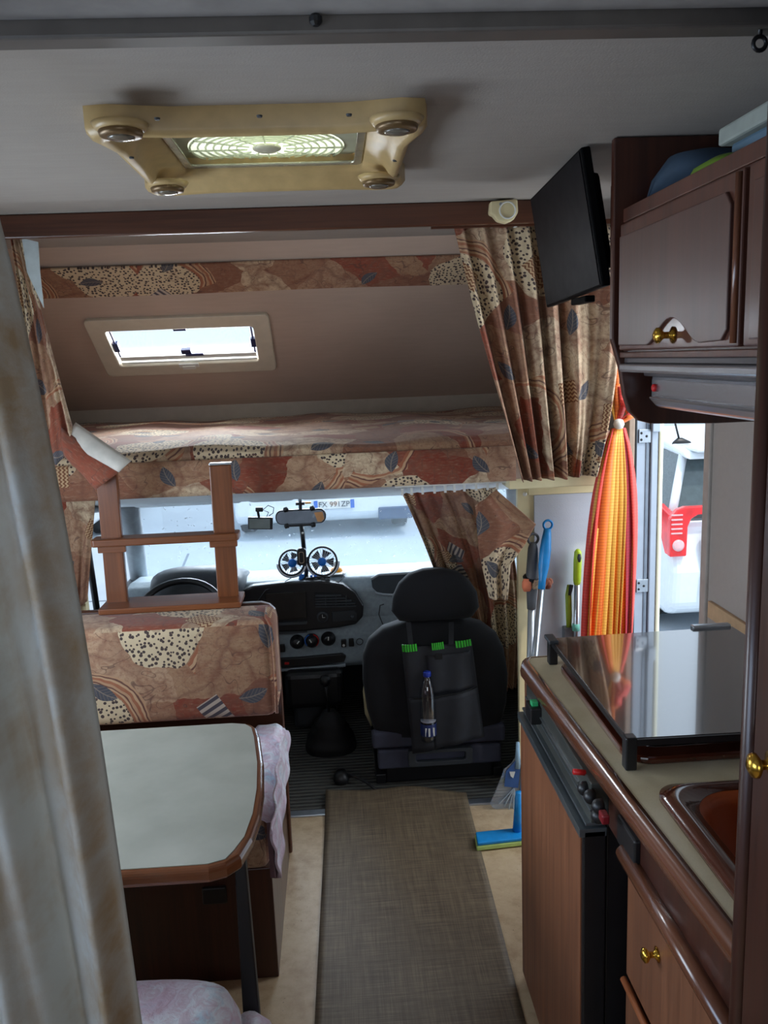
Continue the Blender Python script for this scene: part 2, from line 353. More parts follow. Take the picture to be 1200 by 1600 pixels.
        for p in me.polygons:
            cu = s.uv[p.index] if s.has else None
            nrm = p.normal; ax = max(range(3), key=lambda i: abs(nrm[i]))
            for k, li in enumerate(p.loop_indices):
                if cu: uvl.data[li].uv = cu[k]
                else:
                    c = me.vertices[me.loops[li].vertex_index].co+o0
                    uvl.data[li].uv = (c.y, c.z) if ax == 0 else (c.x, c.z) if ax == 1 else (c.x, c.y)
            p.use_smooth = smooth
        ob = bpy.data.objects.new(name, me); C.objects.link(ob)
        if parent is not None: ob.parent = parent
        else: ob.location = o0
        if solid:
            m = ob.modifiers.new('solid','SOLIDIFY'); m.thickness = solid; m.offset = 0
        if bev:
            m = ob.modifiers.new('bev','BEVEL'); m.width = bev; m.segments = seg; m.limit_method = 'ANGLE'; m.angle_limit = .6
        if sub:
            m = ob.modifiers.new('sub','SUBSURF'); m.levels = m.render_levels = sub
        return ob
def tag(o, label, cat=None, group=None, kind=None):
    if label: o['label'] = label
    if cat: o['category'] = cat
    if group: o['group'] = group
    if kind: o['kind'] = kind
    return o
def thing(name, label, cat, loc, group=None):
    o = bpy.data.objects.new(name, None); C.objects.link(o); o.location = loc; o.empty_display_size = .05
    return tag(o, label, cat, group)
def struct(o, label=None): o['kind'] = 'structure'; (label and o.__setitem__('label', label)); return o
def bx(name, mat, parent, *a, bev=.003, **k): return MB().box(*a).build(name, mat, parent, bev=bev, **k)
def rrect(x0, x1, y0, y1, r, n=5):
    pts = []
    for cx, cy, a in ((x1-r,y1-r,0),(x0+r,y1-r,PI/2),(x0+r,y0+r,PI),(x1-r,y0+r,1.5*PI)):
        for i in range(n+1): t = a+PI/2*i/n; pts.append((cx+r*math.cos(t), cy+r*math.sin(t)))
    return pts
def ring_prism(mb, outer, inner, a, b, axis='z', M=None):
    """frame between two outlines of equal point count"""
    n = len(outer)
    def mk(p, t):
        v = {'z': (p[0],p[1],t), 'y': (p[0],t,p[1]), 'x': (t,p[0],p[1])}[axis]
        return M@Vector(v) if M else Vector(v)
    vs = [mk(p,a) for p in outer]+[mk(p,a) for p in inner]+[mk(p,b) for p in outer]+[mk(p,b) for p in inner]; fs = []
    for i in range(n):
        j = (i+1)%n; fs += [(i,j,n+j,n+i),(2*n+i,3*n+i,3*n+j,2*n+j),(i,2*n+i,2*n+j,j),(n+i,n+j,3*n+j,3*n+i)]
    return mb.add(vs, fs)
def clerp(pts, t):
    k = min(int(t*(len(pts)-1)), len(pts)-2); return Vector(pts[k]).lerp(Vector(pts[k+1]), t*(len(pts)-1)-k)
def text(name, s, size, loc, rot, mat, parent, ext=.001):
    cu = bpy.data.curves.new(name, 'FONT'); cu.body = s; cu.size = size; cu.extrude = ext; cu.align_x = 'CENTER'; cu.align_y = 'CENTER'
    cu.materials.append(mat); tmp = bpy.data.objects.new(name, cu); C.objects.link(tmp); dg = bpy.context.evaluated_depsgraph_get(); me = bpy.data.meshes.new_from_object(tmp.evaluated_get(dg)); bpy.data.objects.remove(tmp); o = bpy.data.objects.new(name, me); C.objects.link(o); o.parent = parent; o.location = Vector(loc)-wl(parent); o.rotation_euler = rot
    return o
def copy_tree(o, parent=None):
    c = o.copy(); C.objects.link(c); c.parent = parent
    for ch in list(o.children): copy_tree(ch, c)
    return c
XL, XR, ZC, ZL = -1.36, 1.08, 2.16, 2.128
# ================================================================== STRUCTURE
struct(bx('floor', FLOORM, None, XL, XR, -1.05, 2.925, -.05, 0, bev=0))
struct(bx('floor', RIB, None, -1.0, .92, 2.935, 4.3, -.055, -.002, bev=0), 'ribbed dark rubber floor of the driving cab')
struct(bx('trim_1', ALU, None, -1.0, .92, 2.905, 2.945, -.01, .008, bev=.003), 'metal threshold strip between beige floor and ribbed cab floor')
# ceiling with hatch opening
m = MB(); hx0, hx1, hy0, hy1 = -.30, .09, 1.54, 1.96
m.box(XL, XR, -1.05, hy0, ZL, ZL+.04); m.box(XL, hx0, hy0, hy1, ZL, ZL+.04); m.box(hx1, XR, hy0, hy1, ZL, ZL+.04)
m.prism([(hy1,ZL),(2.05,ZL),(2.62,ZC),(3.42,ZC),(3.42,ZC+.04),(2.62,ZC+.04),(hy1,ZL+.04)], XL, XR, 'x')
struct(m.build('ceiling', CEIL))
# left wall with dinette window, behind the white curtain
m = MB(); m.box(XL-.03, XL, -1.05, -.15, 0, ZC); m.box(XL-.03, XL, .75, 1.2, 0, ZC); m.box(XL-.03, XL, -.15, .75, 0, 1.05); m.box(XL-.03, XL, -.15, .75, 1.65, ZC); m.box(XL-.03, XL, 2.3, 4.35, 1.25, ZC); m.box(XL-.03, XL, 2.3, 2.98, 0, 1.25); m.box(XL-.03, XL, 1.2, 2.3, 0, .95); m.box(XL-.03, XL, 1.2, 2.3, 1.55, ZC)
struct(m.build('wall_left', WALLG))
wn = struct(bx('window_1', GLASS, None, XL-.02, XL-.015, 1.2, 2.3, .95, 1.55, bev=0), 'dinette window pane in the left wall')
struct(bx('added_side_window', GLASS, None, XL-.02, XL-.015, -.15, .75, 1.05, 1.65, bev=0), 'unseen side window pane added to light the near white curtain')  # unseen opening, added so bluish light reaches the near curtain
m = MB(); m.box(XL-.03, XL+.012, 1.17, 2.33, .92, .95); m.box(XL-.03, XL+.012, 1.17, 2.33, 1.55, 1.58); m.box(XL-.03, XL+.012, 1.17, 1.2, .95, 1.55); m.box(XL-.03, XL+.012, 2.3, 2.33, .95, 1.55)
m.build('frame', CREAM, wn, bev=.003)
# right wall with entrance door opening (y 2.37..2.96)
m = MB(); m.box(XR, XR+.04, -1.05, 2.37, 0, ZC); m.box(XR, XR+.04, 2.37, 2.96, 1.95, ZC); m.box(XR, XR+.105, 2.987, 3.1, 0, 1.25); m.box(XR, XR+.04, 2.96, 4.35, 1.25, ZC)
struct(m.build('wall_right', WALLG))
m = MB(); m.box(XL, -.6, -1.08, -1.05, 0, ZC); m.box(.6, XR, -1.08, -1.05, 0, ZC); m.box(-.6, .6, -1.08, -1.05, 0, 1.1); m.box(-.6, .6, -1.08, -1.05, 1.75, ZC)
struct(m.build('wall_back', WALLG))
struct(bx('added_rear_window', GLASS, None, -.6, .6, -1.07, -1.065, 1.1, 1.75, bev=0), 'unseen rear window pane added to let light in')  # unseen opening, added to bring light in from the back
# luton nose: sloped front wall with window opening, lower riser, base
def SL(x, z, off=0):  # point of the sloped wall, normal offset
    return Vector((x, 3.37+(2.16-z)*1.40-off*.81, z-off*.58))
wx0, wx1, wz0, wz1 = -1.0, -.335, 1.745, 1.875
lw = P(165,512,y=3.8); 
m = MB()
def slab(x0, x1, z0, z1, m=m, off0=0, off1=-.03):
    a = [SL(x0,z0,off0),SL(x1,z0,off0),SL(x1,z1,off0),SL(x0,z1,off0),SL(x0,z0,off1),SL(x1,z0,off1),SL(x1,z1,off1),SL(x0,z1,off1)]
    m.add(a, [(0,1,2,3),(4,7,6,5),(0,4,5,1),(1,5,6,2),(2,6,7,3),(3,7,4,0)])
def onS(px, py):
    best = None; v = _r*((px-600)/F)-_u*((py-800)/F)+_f
    # y = 3.37+(2.16-z)*1.4 ; z = H+v.z t ; y = v.y t
    t = (3.37+(2.16-H)*1.4)/(v.y+1.4*v.z); return Vector((v.x*t, v.y*t, H+v.z*t))
q0, q1, q2, q3 = onS(168,514), onS(396,507), onS(404,560), onS(186,569)
wx0, wx1, wz1, wz0 = (q0.x+q3.x)/2, (q1.x+q2.x)/2, (q0.z+q1.z)/2, (q2.z+q3.z)/2
slab(XL, wx0, 1.49, 2.17, m); slab(wx1, XR, 1.49, 2.17, m); slab(wx0, wx1, 1.49, wz0, m); slab(wx0, wx1, wz1, 2.17, m)
struct(m.build('wall_front', LUT), 'sloping beige lined nose wall above the cab')
m = MB(); m.box(XL, XR, 4.30, 4.34, 1.30, 1.50); struct(m.build('wall_front', plain('pale_lining_strip', (190,180,166), .8, var=.05)), 'pale vertical strip below the sloping nose wall')
struct(MB().box(XL, .98, 2.88, 4.34, 1.27, 1.335).build('trim_2', LUT), 'wooden base panel carrying the bed over the cab')
# nose window
nw = thing('window_3', None, None, ((wx0+wx1)/2, SL(0,wz0).y, wz0)); del_keys = [k for k in nw.keys()]; nw['kind'] = 'structure'
fr = MB(); b = .05
def sl_frame(mb, x0, x1, z0, z1, b, o0, o1, r=.02):
    out = rrect(x0-b, x1+b, z0-b*.62, z1+b*.62, r); inn = rrect(x0, x1, z0, z1, .012); n = len(out); vs = []
    for o in (o0, o1):
        vs += [SL(x,z,o) for x,z in out]+[SL(x,z,o) for x,z in inn]
    fs = []
    for i in range(n):
        j = (i+1)%n; fs += [(i,j,n+j,n+i),(2*n+i,3*n+i,3*n+j,2*n+j),(i,2*n+i,2*n+j,j),(n+i,n+j,3*n+j,3*n+i)]
    mb.add(vs, fs)
sl_frame(fr, wx0, wx1, wz0, wz1, .075, -.005, .022); fr.build('frame', plain('cream_window_frame',(214,204,184),.45,var=.04), nw, bev=.006)
pn = MB(); slab(wx0, wx1, wz0, wz1, pn, -.03, -.034); pn.build('pane', GLASS, nw)
d = MB(); slab(wx0+.008, wx1-.008, wz0+.012, wz0+.028, d, .0, -.012); slab(wx0+.008, wx1-.008, wz0+.001, wz0+.008, d, .006, -.006); d.build('blind_rail', WHITEP, nw)
NAVY = plain('navy_plastic', (40,48,92), .4)
d = MB(); cxm = (wx0+wx1)/2-.005; slab(cxm-.028, cxm+.028, wz1-.018, wz1, d, .0, -.02); slab(cxm-.022, cxm+.022, wz0+.034, wz0+.052, d, .004, -.02); slab(cxm-.006, cxm+.075, wz0+.026, wz0+.036, d, .008, 0); d.build('catch', NAVY, nw, bev=.002)
for s, xx in ((1, wx0+.012), (-1, wx1-.012)):
    d = MB(); slab(xx-.012, xx+.012, wz0+.055, wz0+.09, d, .006, -.02); slab(xx-.004, xx+.004, wz0+.03, wz1-.01, d, .002, -.01); d.build('stay', NAVY, nw, bev=.002)
d = MB(); slab(cxm-.045, cxm+.045, wz0-.012, wz0+.004, d, .03, .02); slab(cxm-.03, cxm+.03, wz0-.017, wz0-.004, d, .036, .028); d.build('latch', WHITEP, nw, bev=.002)
# fabric pelmet across the nose, on the slope
def strip_on_slope(x0, x1, z0, z1, off):
    m = MB(); m.grid(lambda u,v: SL(x0+(x1-x0)*u, z0+(z1-z0)*v, off+.004*math.sin(u*9)), 40, 2, lambda u,v: (x0+(x1-x0)*u, (z0+(z1-z0)*v)*1.7)); return m
za, zb = onS(300,455).z, onS(300,410).z
tag(strip_on_slope(-1.20, XR-.02, za, zb, .012).build('fabric_pelmet', FAB, None, solid=.008), 'narrow autumn-print fabric strip across the top of the nose wall', 'pelmet')
# dark mahogany beam across the ceiling
bz0 = P(400,361,y=2.65).z; bm_ = struct(bx('trim_3', WOODX, None, XL, .80, 2.65, 2.675, bz0, ZC-.001, bev=.004), 'dark wooden beam across the ceiling before the bed alcove')
# curtain track nearest the camera
m = MB(); m.box(XL, XR, 1.125, 1.165, 2.098, ZL-.001)
rt = thing('curtain_track', 'dark curtain track under the ceiling at the very top of the photo', 'curtain rail', (0,1.14,2.098))
m.build('rail', plain('dark_taupe_metal',(92,86,80),.45), rt, bev=.004)
bx('mounting_strip', plain('grey_taupe_strip',(150,146,142),.5), rt, XL, XR, 1.04, 1.124, 2.118, ZL-.001)
MB().lathe([(.004,0),(.008,.004),(.008,.01),(.003,.016)], (.0,1.12,2.105), n=10).build('screw', BLACKP, rt)
hk = P(1187,68,y=1.14)
hm = MB(); hm.torus(hk, .0085, .003, (0,1,0), 16, 6); hm.tube([hk+Vector((0,0,.009)), hk+Vector((0,0,.034))], .003, 6); hm.build('hook', BLACKP, rt, True)

# ------------------------------------------------------------------ partition beside the passenger seat
pt = MB().box(.655, XR, 2.985, 3.01, 0, 1.27).build('wall_cab_right', CREAMP); struct(pt)
w1 = P(806,775,y=2.98)
bx('panel', WALLW, pt, .715, .99, 2.977, 2.986, .02, P(870,772,y=2.98).z, bev=.001)
bx('rail', CREAMP, pt, .69, XR, 2.968, 2.985, P(870,772,y=2.97).z, P(870,744,y=2.97).z+.05, bev=.003)
for px, py in ((826,755),(820,772)):
    q = P(px,py,y=2.966); MB().lathe([(.008,0),(.008,.003),(.004,.006)], q, (0,-1,0), 12).build('screw', ALU if px > 822 else WHITEP, pt)
pl = MB().box(-1.15,-.93,2.95,2.99,0,1.27).build('wall_cab_left', CREAMP); struct(pl)
# ------------------------------------------------------------------ entrance door frame and open door
JX = lambda px: P(px, 830, y=2.955).x
df = thing('door_1', None, None, (XR,2.9,0)); df['kind'] = 'structure'
bx('jamb', plain('brown_grey_post',(150,130,112),.5), df, XR-.03, JX(986), 2.93, 2.985, 0, 1.97)
MB().box(JX(986.5), JX(990.5), 2.935, 2.97, 0, 1.96).build('seal', RUBBER, df, bev=.003)
bx('jamb', ALUW, df, JX(991), JX(1012), 2.950, 2.985, 0, 1.96, bev=.003)
bx('jamb_groove', plain('grey_channel',(120,130,142),.4,.5), df, JX(1006), JX(1009), 2.947, 2.952, 0, 1.95, bev=0)
bx('door_leaf', ALUW, df, JX(1013), JX(1023.5), 2.940, 2.985, 0, 1.95, bev=.004)
bx('channel', plain('grey_channel',(120,130,142),.4,.5), df, JX(1012), JX(1014), 2.955, 2.985, 0, 1.95, bev=0)
bx('edge_strip', plain('cream_seal',(226,224,196),.5,var=.04), df, JX(1024), JX(1031), 2.935, 2.985, 0, 1.96, bev=.006)
for z in (1.36, .80, .4):
    h = bx('hinge', ALU, df, JX(994), JX(1013), 2.944, 2.951, z, z+.05, bev=.002)
    for px_, dz_ in ((998,.012),(998,.036),(1006,.024)):
        MB().lathe([(.005,0),(.003,.003)], (JX(px_), 2.944, z+dz_), (0,-1,0), 8).build('screw', BLACKP, h)
bx('latch_block', ALUW, df, JX(1012), JX(1024), 2.925, 2.941, 1.40, 1.45, bev=.003)
bx('jamb', plain('warm_grey_jamb',(168,160,152),.5), df, XR-.008, XR+.02, 2.325, 2.37, 0, 1.97, bev=.006)
bx('step', ALU, df, XR+.0, XR+.30, 2.38, 2.94, -.30, -.27)
# ------------------------------------------------------------------ cab shell
CAB = plain('cab_grey_trim', (146,154,160), .6); CABL = plain('pale_headlining', (238,242,244), .8, var=.04)
hd = MB(); hd.add([(-1.1,3.70,1.09),(1.0,3.70,1.09),(1.0,3.0,1.245),(-1.1,3.0,1.245),(-1.1,3.74,1.11),(1.0,3.74,1.11),(1.0,3.0,1.265),(-1.1,3.0,1.265)], [(0,1,2,3),(4,7,6,5),(0,4,5,1),(1,5,6,2),(2,6,7,3),(3,7,4,0)])
struct(hd.build('ceiling', CABL, None, bev=.01), 'pale headlining of the driving cab')
def quadprism(pts, n, t): # pts list, extruded along vector n*t
    n = Vector(n)*t; m = MB(); a = [Vector(p) for p in pts]; k = len(a); m.add(a+[p+n for p in a], [list(range(k)), list(range(k,2*k))[::-1]]+[(i,(i+1)%k,k+(i+1)%k,k+i) for i in range(k)]); return m
ws = thing('window_4', None, None, (-.05,4.2,.6)); ws['kind'] = 'structure'
quadprism([(-1.02,4.22,.60),(.92,4.22,.60),(.80,3.70,1.10),(-.92,3.70,1.10)], (0,.7,.7), .005).build('windscreen', WSCREEN, ws)
MB().tube([(-.93,3.69,1.12),(-1.04,4.22,.55)], .045, 10).build('pillar', CAB, ws, True)
MB().tube([(.80,3.69,1.12),(.93,4.22,.55)], .045, 10).build('pillar', CAB, ws, True)
for s, xw in ((-1,-1.02),(1,.90)):
    d = thing('door_2' if s < 0 else 'door_3', None, None, (xw,3.5,0)); d['kind'] = 'structure'
    bx('door_panel', DGREY, d, min(xw,xw+s*.05), max(xw,xw+s*.05), 2.99, 4.15, 0, .66, bev=.01)
    quadprism([(xw,2.99,.66),(xw,4.15,.60),(xw,3.72,1.09),(xw,2.99,1.2)], (s,0,0), .004).build('pane', GLASS, d)
    f = MB(); f.tube([(xw,3.06,1.21),(xw,3.06,.66)], .022, 8); f.tube([(xw,3.32,1.15),(xw,3.38,.66)], .014, 8); f.tube([(xw,3.0,1.2),(xw,3.75,1.09)], .02, 8); f.tube([(xw,3.0,.67),(xw,4.15,.62)], .02, 8)
    f.build('frame', BLACKP, d, True)
    xi = xw-s*.03; bx('armrest', BLACKP, d, min(xi,xw), max(xi,xw), 3.25, 3.75, .42, .47, bev=.01)
    bx('handle', BLACKP, d, min(xi,xw), max(xi,xw), 3.55, 3.68, .55, .58, bev=.006)
struct(bx('wall_bulkhead', plain('black_carpet_bulkhead',(22,23,26),.9), None, -1.05, .93, 4.10, 4.16, -.06, .60, bev=0), 'black footwell bulkhead beneath the dashboard')
# sun visors
for x0, x1, nm in ((-.90,-.43,'pale sun visor before the driver'),(-.40,-.20,'short pale centre visor above the rear-view mirror'),(-.17,.42,'pale sun visor above the passenger side')):
    m = MB(); m.prism(rrect(x0,x1,3.50,3.70,.03), 0, .02, M=Matrix.Translation((0,0,1.145))@Matrix.Translation((0,3.5,0))@Matrix.Rotation(-.30,4,'X')@Matrix.Translation((0,-3.5,0)))
    tag(m.build('sun_visor', CABL, None, bev=.006), nm, 'sun visor', 'sun visors along the windscreen header')

# ================================================================== OUTSIDE
def asphalt():
    g = G('sunlit_asphalt'); o = g.tc.outputs['Object']; n = g.noise(o, .5, 4); n2 = g.noise(o, 60, 2)
    return g.fin(g.mix(g.M('MULTIPLY', n2, .3), g.ramp(n,[(.3,srgb(168,178,188)),(.7,srgb(190,200,208))]), srgb(110,120,130)), .9)
gd = struct(bx('ground', asphalt(), None, -40, 40, -12, 60, -.65, -.6, bev=0), 'pale asphalt of the car park')
for (a, b_) in (((-6,8.35),(8,7.9)),((-6,7.1),(7,6.75)),((-1.9,10.2),(-1.6,6.2))):
    m = MB(); d = Vector((b_[0]-a[0], b_[1]-a[1], 0)).normalized(); n = Vector((-d.y,d.x,0))*.014
    A = Vector((*a,-.602)); B = Vector((*b_,-.602)); m.add([A-n,B-n,B+n,A+n,A-n+Vector((0,0,.005)),B-n+Vector((0,0,.005)),B+n+Vector((0,0,.005)),A+n+Vector((0,0,.005))], [(0,3,2,1),(4,5,6,7),(0,1,5,4),(1,2,6,5),(2,3,7,6),(3,0,4,7)])
    m.build('joint', plain('dark_joint',(110,120,130),.9), gd)
CARW = plain('white_car_paint', (232,238,242), .2, coat=.6, var=.02); CARG = plain('dark_car_glass', (70,84,86), .08, coat=.5); REDL = plain('red_lamp_lens', (222,20,24), .15, coat=.8, var=.3, scale=9, emit=(.8,.02,.02,1), es=.25)
def car_body(name, label, x0, x1, yb, yf, s, zg=-.6, group=None, mat=CARW):
    """estate car, tail at yb, nose at yf, flank planes x0..x1; s=+1 when nose towards +y"""
    t = thing(name, label, 'car', ((x0+x1)/2,(yb+yf)/2,zg), group)
    L = yf-yb; Y = lambda k: yb+L*k
    body = [(Y(.0),zg+.32),(Y(-.005),zg+.60),(Y(.012),zg+.98),(Y(.10),zg+1.04),(Y(.62),zg+1.0),(Y(.90),zg+.86),(Y(.985),zg+.68),(Y(1.0),zg+.42),(Y(.97),zg+.24),(Y(.03),zg+.22)]
    MB().prism(body, x0, x1, 'x').build('body', mat, t, bev=.07, seg=4)
    roof = [(Y(.018),zg+.97),(Y(.075),zg+1.46),(Y(.14),zg+1.52),(Y(.46),zg+1.50),(Y(.56),zg+1.42),(Y(.74),zg+.98)]
    g_ = MB(); xm = (x0+x1)/2; hw = (x1-x0)/2; k = len(roof)
    vs = []
    for sd in (-1, 1):
        for (y, z) in roof: vs.append((xm+sd*(hw-.03-.20*(z-zg-.97)/.55), y, z))
    g_.add(vs, [list(range(k))[::-1], list(range(k,2*k))]+[(i,(i+1)%k,k+(i+1)%k,k+i) for i in range(k)]); g_.build('glasshouse', CARG, t, bev=.03, seg=3)
    rf = MB(); top = [(Y(.035),zg+1.44),(Y(.05),zg+1.50),(Y(.14),zg+1.555),(Y(.46),zg+1.535),(Y(.57),zg+1.45),(Y(.46),zg+1.47),(Y(.14),zg+1.47)]
    rf.prism(top, xm-hw+.17, xm+hw-.17, 'x'); rf.build('roof', mat, t, bev=.03, seg=3)
    for sd in (-1,1):
        xo = lambda z: xm+sd*(hw-.022-.20*(z-zg-.97)/.55)
        for ya, yb2, za, zb_ in ((.02,.073,.97,1.46),(.27,.29,.99,1.48),(.50,.495,1.0,1.46),(.56,.70,1.44,1.0)):
            MB().tube([(xo(zg+za),Y(ya),zg+za),(xo(zg+zb_),Y(yb2),zg+zb_)], .035, 8).build('pillar', mat, t, True)
        for k in (.19,.80):
            wh = MB().lathe([(.30,-.1),(.32,-.07),(.32,.07),(.30,.1)], (xm+sd*(hw-.10), Y(k), zg+.32), (1,0,0), 24).build('wheel', RUBBER, t, True)
            MB().lathe([(.2,0),(.19,.012),(.05,.02)], (xm+sd*(hw-.0), Y(k), zg+.32), (sd,0,0), 16).build('hubcap', ALU, wh, True)
    return t, Y, xm, hw
c1, Y, xm, hw = car_body('car', 'white estate car with red tail lamp outside the entrance door', 2.50, 4.25, 6.02, 10.3, 1)
# tail lamp wrapping the corner (left of the tail), plus spoiler, aerial, tailgate
m = MB(); zt0, zt1 = P(1045,862,x=2.5).z, P(1045,800,x=2.5).z
def lampq(L, name):
    # outline on the tail plane, wrapped round the corner onto the flank
    return quadprism([Vector((x, 5.975, z)) for x, z in L], (0,1,0), .06).build(name, REDL, c1, bev=.012, seg=3)
lampq([(2.47,zt0-.02),(2.60,zt0-.02),(2.605,zt1-.10),(2.63,zt1-.04),(2.68,zt1-.01),(2.90,zt1+.0),(2.90,zt1+.055),(2.58,zt1+.055),(2.52,zt1+.035),(2.47,zt1-.03)], 'tail_lamp')
quadprism([Vector((2.478, y, z)) for y, z in ((5.98,zt0-.02),(6.10,zt0-.02),(6.30,zt1-.06),(6.34,zt1+.0),(6.25,zt1+.04),(5.98,zt1-.02))], (1,0,0), .05).build('tail_lamp', REDL, c1, bev=.010, seg=3)
for i in range(5):
    MB().box(2.475,2.56,5.968,5.98, zt1-.15+i*.035, zt1-.138+i*.035).build('lamp_rib', plain('pale_pink_lamp_plastic',(240,190,190),.2), c1, bev=.003)  # pale pink ribs on the red lens
MB().lathe([(.045,0),(.045,.012),(.03,.02)], (2.53,5.975,zt0+.07), (0,-1,0), 24).build('lamp_reflector', plain('pale_pink_lamp_plastic',(240,190,190),.2), c1, True)
bx('tail_lamp', REDL, c1, 4.12, 4.27, 5.98, 6.25, zt0, zt1+.03, bev=.03)
bx('spoiler', CARW, c1, 2.72, 4.05, 6.10, 6.42, .90, .935, bev=.015)
a = P(1062,690,y=6.5); MB().tube([a, a+Vector((-.11,-.05,.33))], .008, 6).build('aerial', BLACKP, c1, True)
MB().loft([(a.z-.03,a.x+.02,a.y,.09,.03),(a.z+.0,a.x+.015,a.y,.07,.025),(a.z+.03,a.x,a.y,.02,.012)]).build('aerial_foot', BLACKP, c1, True)
tg = MB(); tg.prism(rrect(2.72,4.03,-.25,.34,.10), 5.985, 6.012, 'y'); tg.build('tailgate', CARW, c1, bev=.01)
c2, Y2, xm2, hw2 = car_body('car', 'white car parked ahead beyond the windscreen, number plate showing', -1.35, .92, 10.6, 14.8, 1)
pc = P(522,788,y=10.55)
bx('number_plate', WHITEP, c2, pc.x-.26, pc.x+.26, 10.545, 10.575, pc.z-.055, pc.z+.055, bev=.003)
BLUEP = plain('blue_plate_band', (60,110,200), .4)
for s in (-1,1): bx('plate_band', BLUEP, c2, pc.x+s*.235-.025, pc.x+s*.235+.025, 10.540, 10.56, pc.z-.055, pc.z+.055, bev=.001)
text('plate_lettering', 'FX 991ZP', .098, (pc.x, 10.538, pc.z), (PI/2,0,0), plain('plate_black',(40,46,60),.5), c2)
bx('grille', plain('dark_grille',(60,80,110),.5), c2, .50, .94, 10.55, 10.75, -.36, -.20, bev=.02)
c3, *_ = car_body('car', 'white car parked ahead on the driver side, seen above the steering wheel', -5.2, -3.3, 11.1, 15.2, 1)
bm2 = bx('wall_exterior', plain('pale_building',(226,232,238),.8,var=.03), None, -30, 40, 40, 41, -.6, 7, bev=0); struct(bm2, 'pale building beyond the car park')

# ================================================================== DASHBOARD
DY = 3.74
db = thing('dashboard', 'long grey moulded dashboard under the windscreen', 'dashboard', (-.05,3.9,.25))
prof = [(4.24,.60),(3.98,.70),(3.80,.718),(3.735,.705),(3.70,.66),(3.715,.52),(3.70,.44),(3.69,.31),(3.72,.285),(3.85,.27),(4.24,.25)]
MB().prism(prof, -.99, .89, 'x').build('body', DASH, db, bev=.014, seg=3)
def dp(px, py, y=3.69): return P(px, py, y=y)
def dface(mb, pts, y0, y1): # outline in pixels on the dash face
    q = [dp(*p) for p in pts]; mb.prism([(v.x, v.z) for v in q], y0, y1, 'y'); return mb
surround = [(372,925),(395,914),(440,909),(500,906),(535,911),(556,925),(568,945),(567,962),(556,974),(530,979),(470,985),(400,987),(374,988)]
dface(MB(), surround, 3.672, 3.72).build('centre_panel', BLACKP, db, bev=.008, seg=3)
rd = dface(MB(), [(415,925),(478,921),(480,963),(417,967)], 3.660, 3.69).build('radio', plain('radio_screen',(44,44,42),.15), db, bev=.003)
dface(MB(), [(400,972),(480,968),(480,972),(400,976)], 3.658, 3.68).build('trim_line', DGREY, rd)
vt = dface(MB(), [(491,924),(530,925),(556,939),(556,943),(492,947)], 3.667, 3.69).build('vent', RUBBER, db)
for i in range(5):
    y0_ = 927.5+i*4.2; xr = [533,541,549,555,556][i]; dface(MB(), [(493,y0_),(xr,y0_-1),(xr,y0_+.8),(493,y0_+1.8)], 3.658, 3.675).build('slat', DGREY, vt)
for px in (508,524,540): dface(MB(), [(px,927),(px+1.4,927),(px+1.4,945),(px,945)], 3.660, 3.675).build('slat', DGREY, vt)
ck = dp(504,962); MB().lathe([(.026,0),(.026,.008),(.022,.010)], (ck.x,3.674,ck.z), (0,-1,0), 24).build('clock', DGREY, db, True)
MB().lathe([(.019,0),(.019,.001)], (ck.x,3.663,ck.z), (0,-1,0), 20).build('clock_dial', BLACKP, db)
m = MB().box(ck.x-.001, ck.x+.001, 3.6595, 3.6615, ck.z, ck.z+.014); m.box(ck.x, ck.x+.012, 3.6595, 3.6615, ck.z-.001, ck.z+.001); m.build('clock_hands', WHITEP, db)
dface(MB(), [(519,954),(552,951),(558,957),(557,967),(519,970)], 3.666, 3.69).build('ashtray_lid', plain('charcoal_lid',(40,44,48),.4), db, bev=.003)
k = dp(550,961); MB().lathe([(.008,0),(.008,.006),(.004,.008)], (k.x,3.666,k.z), (0,-1,0), 12).build('lock', DGREY, db, True)
dface(MB(), [(400,987),(480,983),(480,988),(400,993)], 3.685, 3.70).build('trim_line', DGREY, db)
REDD = plain('red_mark',(200,30,30),.4); BLUD = plain('blue_mark',(50,120,220),.4)
for i, (px, py) in enumerate(((464,1005),(487,1003),(513,1000))):
    q = dp(px, py, 3.67); kn = MB().lathe([(.034,0),(.034,.006),(.026,.012),(.022,.030),(.020,.033)], (q.x,3.692,q.z), (0,-1,0), 24).build('knob', BLACKP, db, True)
    M_ = Matrix.Translation((q.x,3.657,q.z))@Matrix.Rotation((.7,-.5,.1)[i],4,'Y'); MB().box(-.0022,.0022,-.002,.002,.002,.018,M_).build('pointer', WHITEP, kn)
    if i == 1:
        MB().torus((q.x,3.683,q.z), .031, .0025, (0,-1,0), 14, 6, -.9, 1.3).build('red_scale', REDD, kn); MB().torus((q.x,3.683,q.z), .031, .0025, (0,-1,0), 14, 6, 1.9, 3.9).build('blue_scale', BLUD, kn)
for px, py in ((537,1006),(549,1005),(441,1014)):
    q = dp(px, py, 3.68); s_ = bx('switch', BLACKP, db, q.x-.012, q.x+.012, 3.682, 3.70, q.z-.018, q.z+.018, bev=.003)
    if px == 537: MB().lathe([(.006,0),(.006,.004)], (q.x,3.684,q.z-.008), (0,-1,0), 12).build('lamp', WHITEP, s_)
q = dp(562,1004,3.68); MB().torus((q.x,3.692,q.z), .015, .002, (0,-1,0), 20, 6).build('blank_cap', DGREY, db)
sl = dface(MB(), [(400,1030),(470,1026),(535,1020),(541,1024),(538,1033),(500,1038),(400,1044)], 3.676, 3.70).build('ticket_tray', BLACKP, db, bev=.004)
dface(MB(), [(445,1033),(452,1033),(452,1036),(445,1036)], 3.670, 3.68).build('tray_mark', REDD, sl)
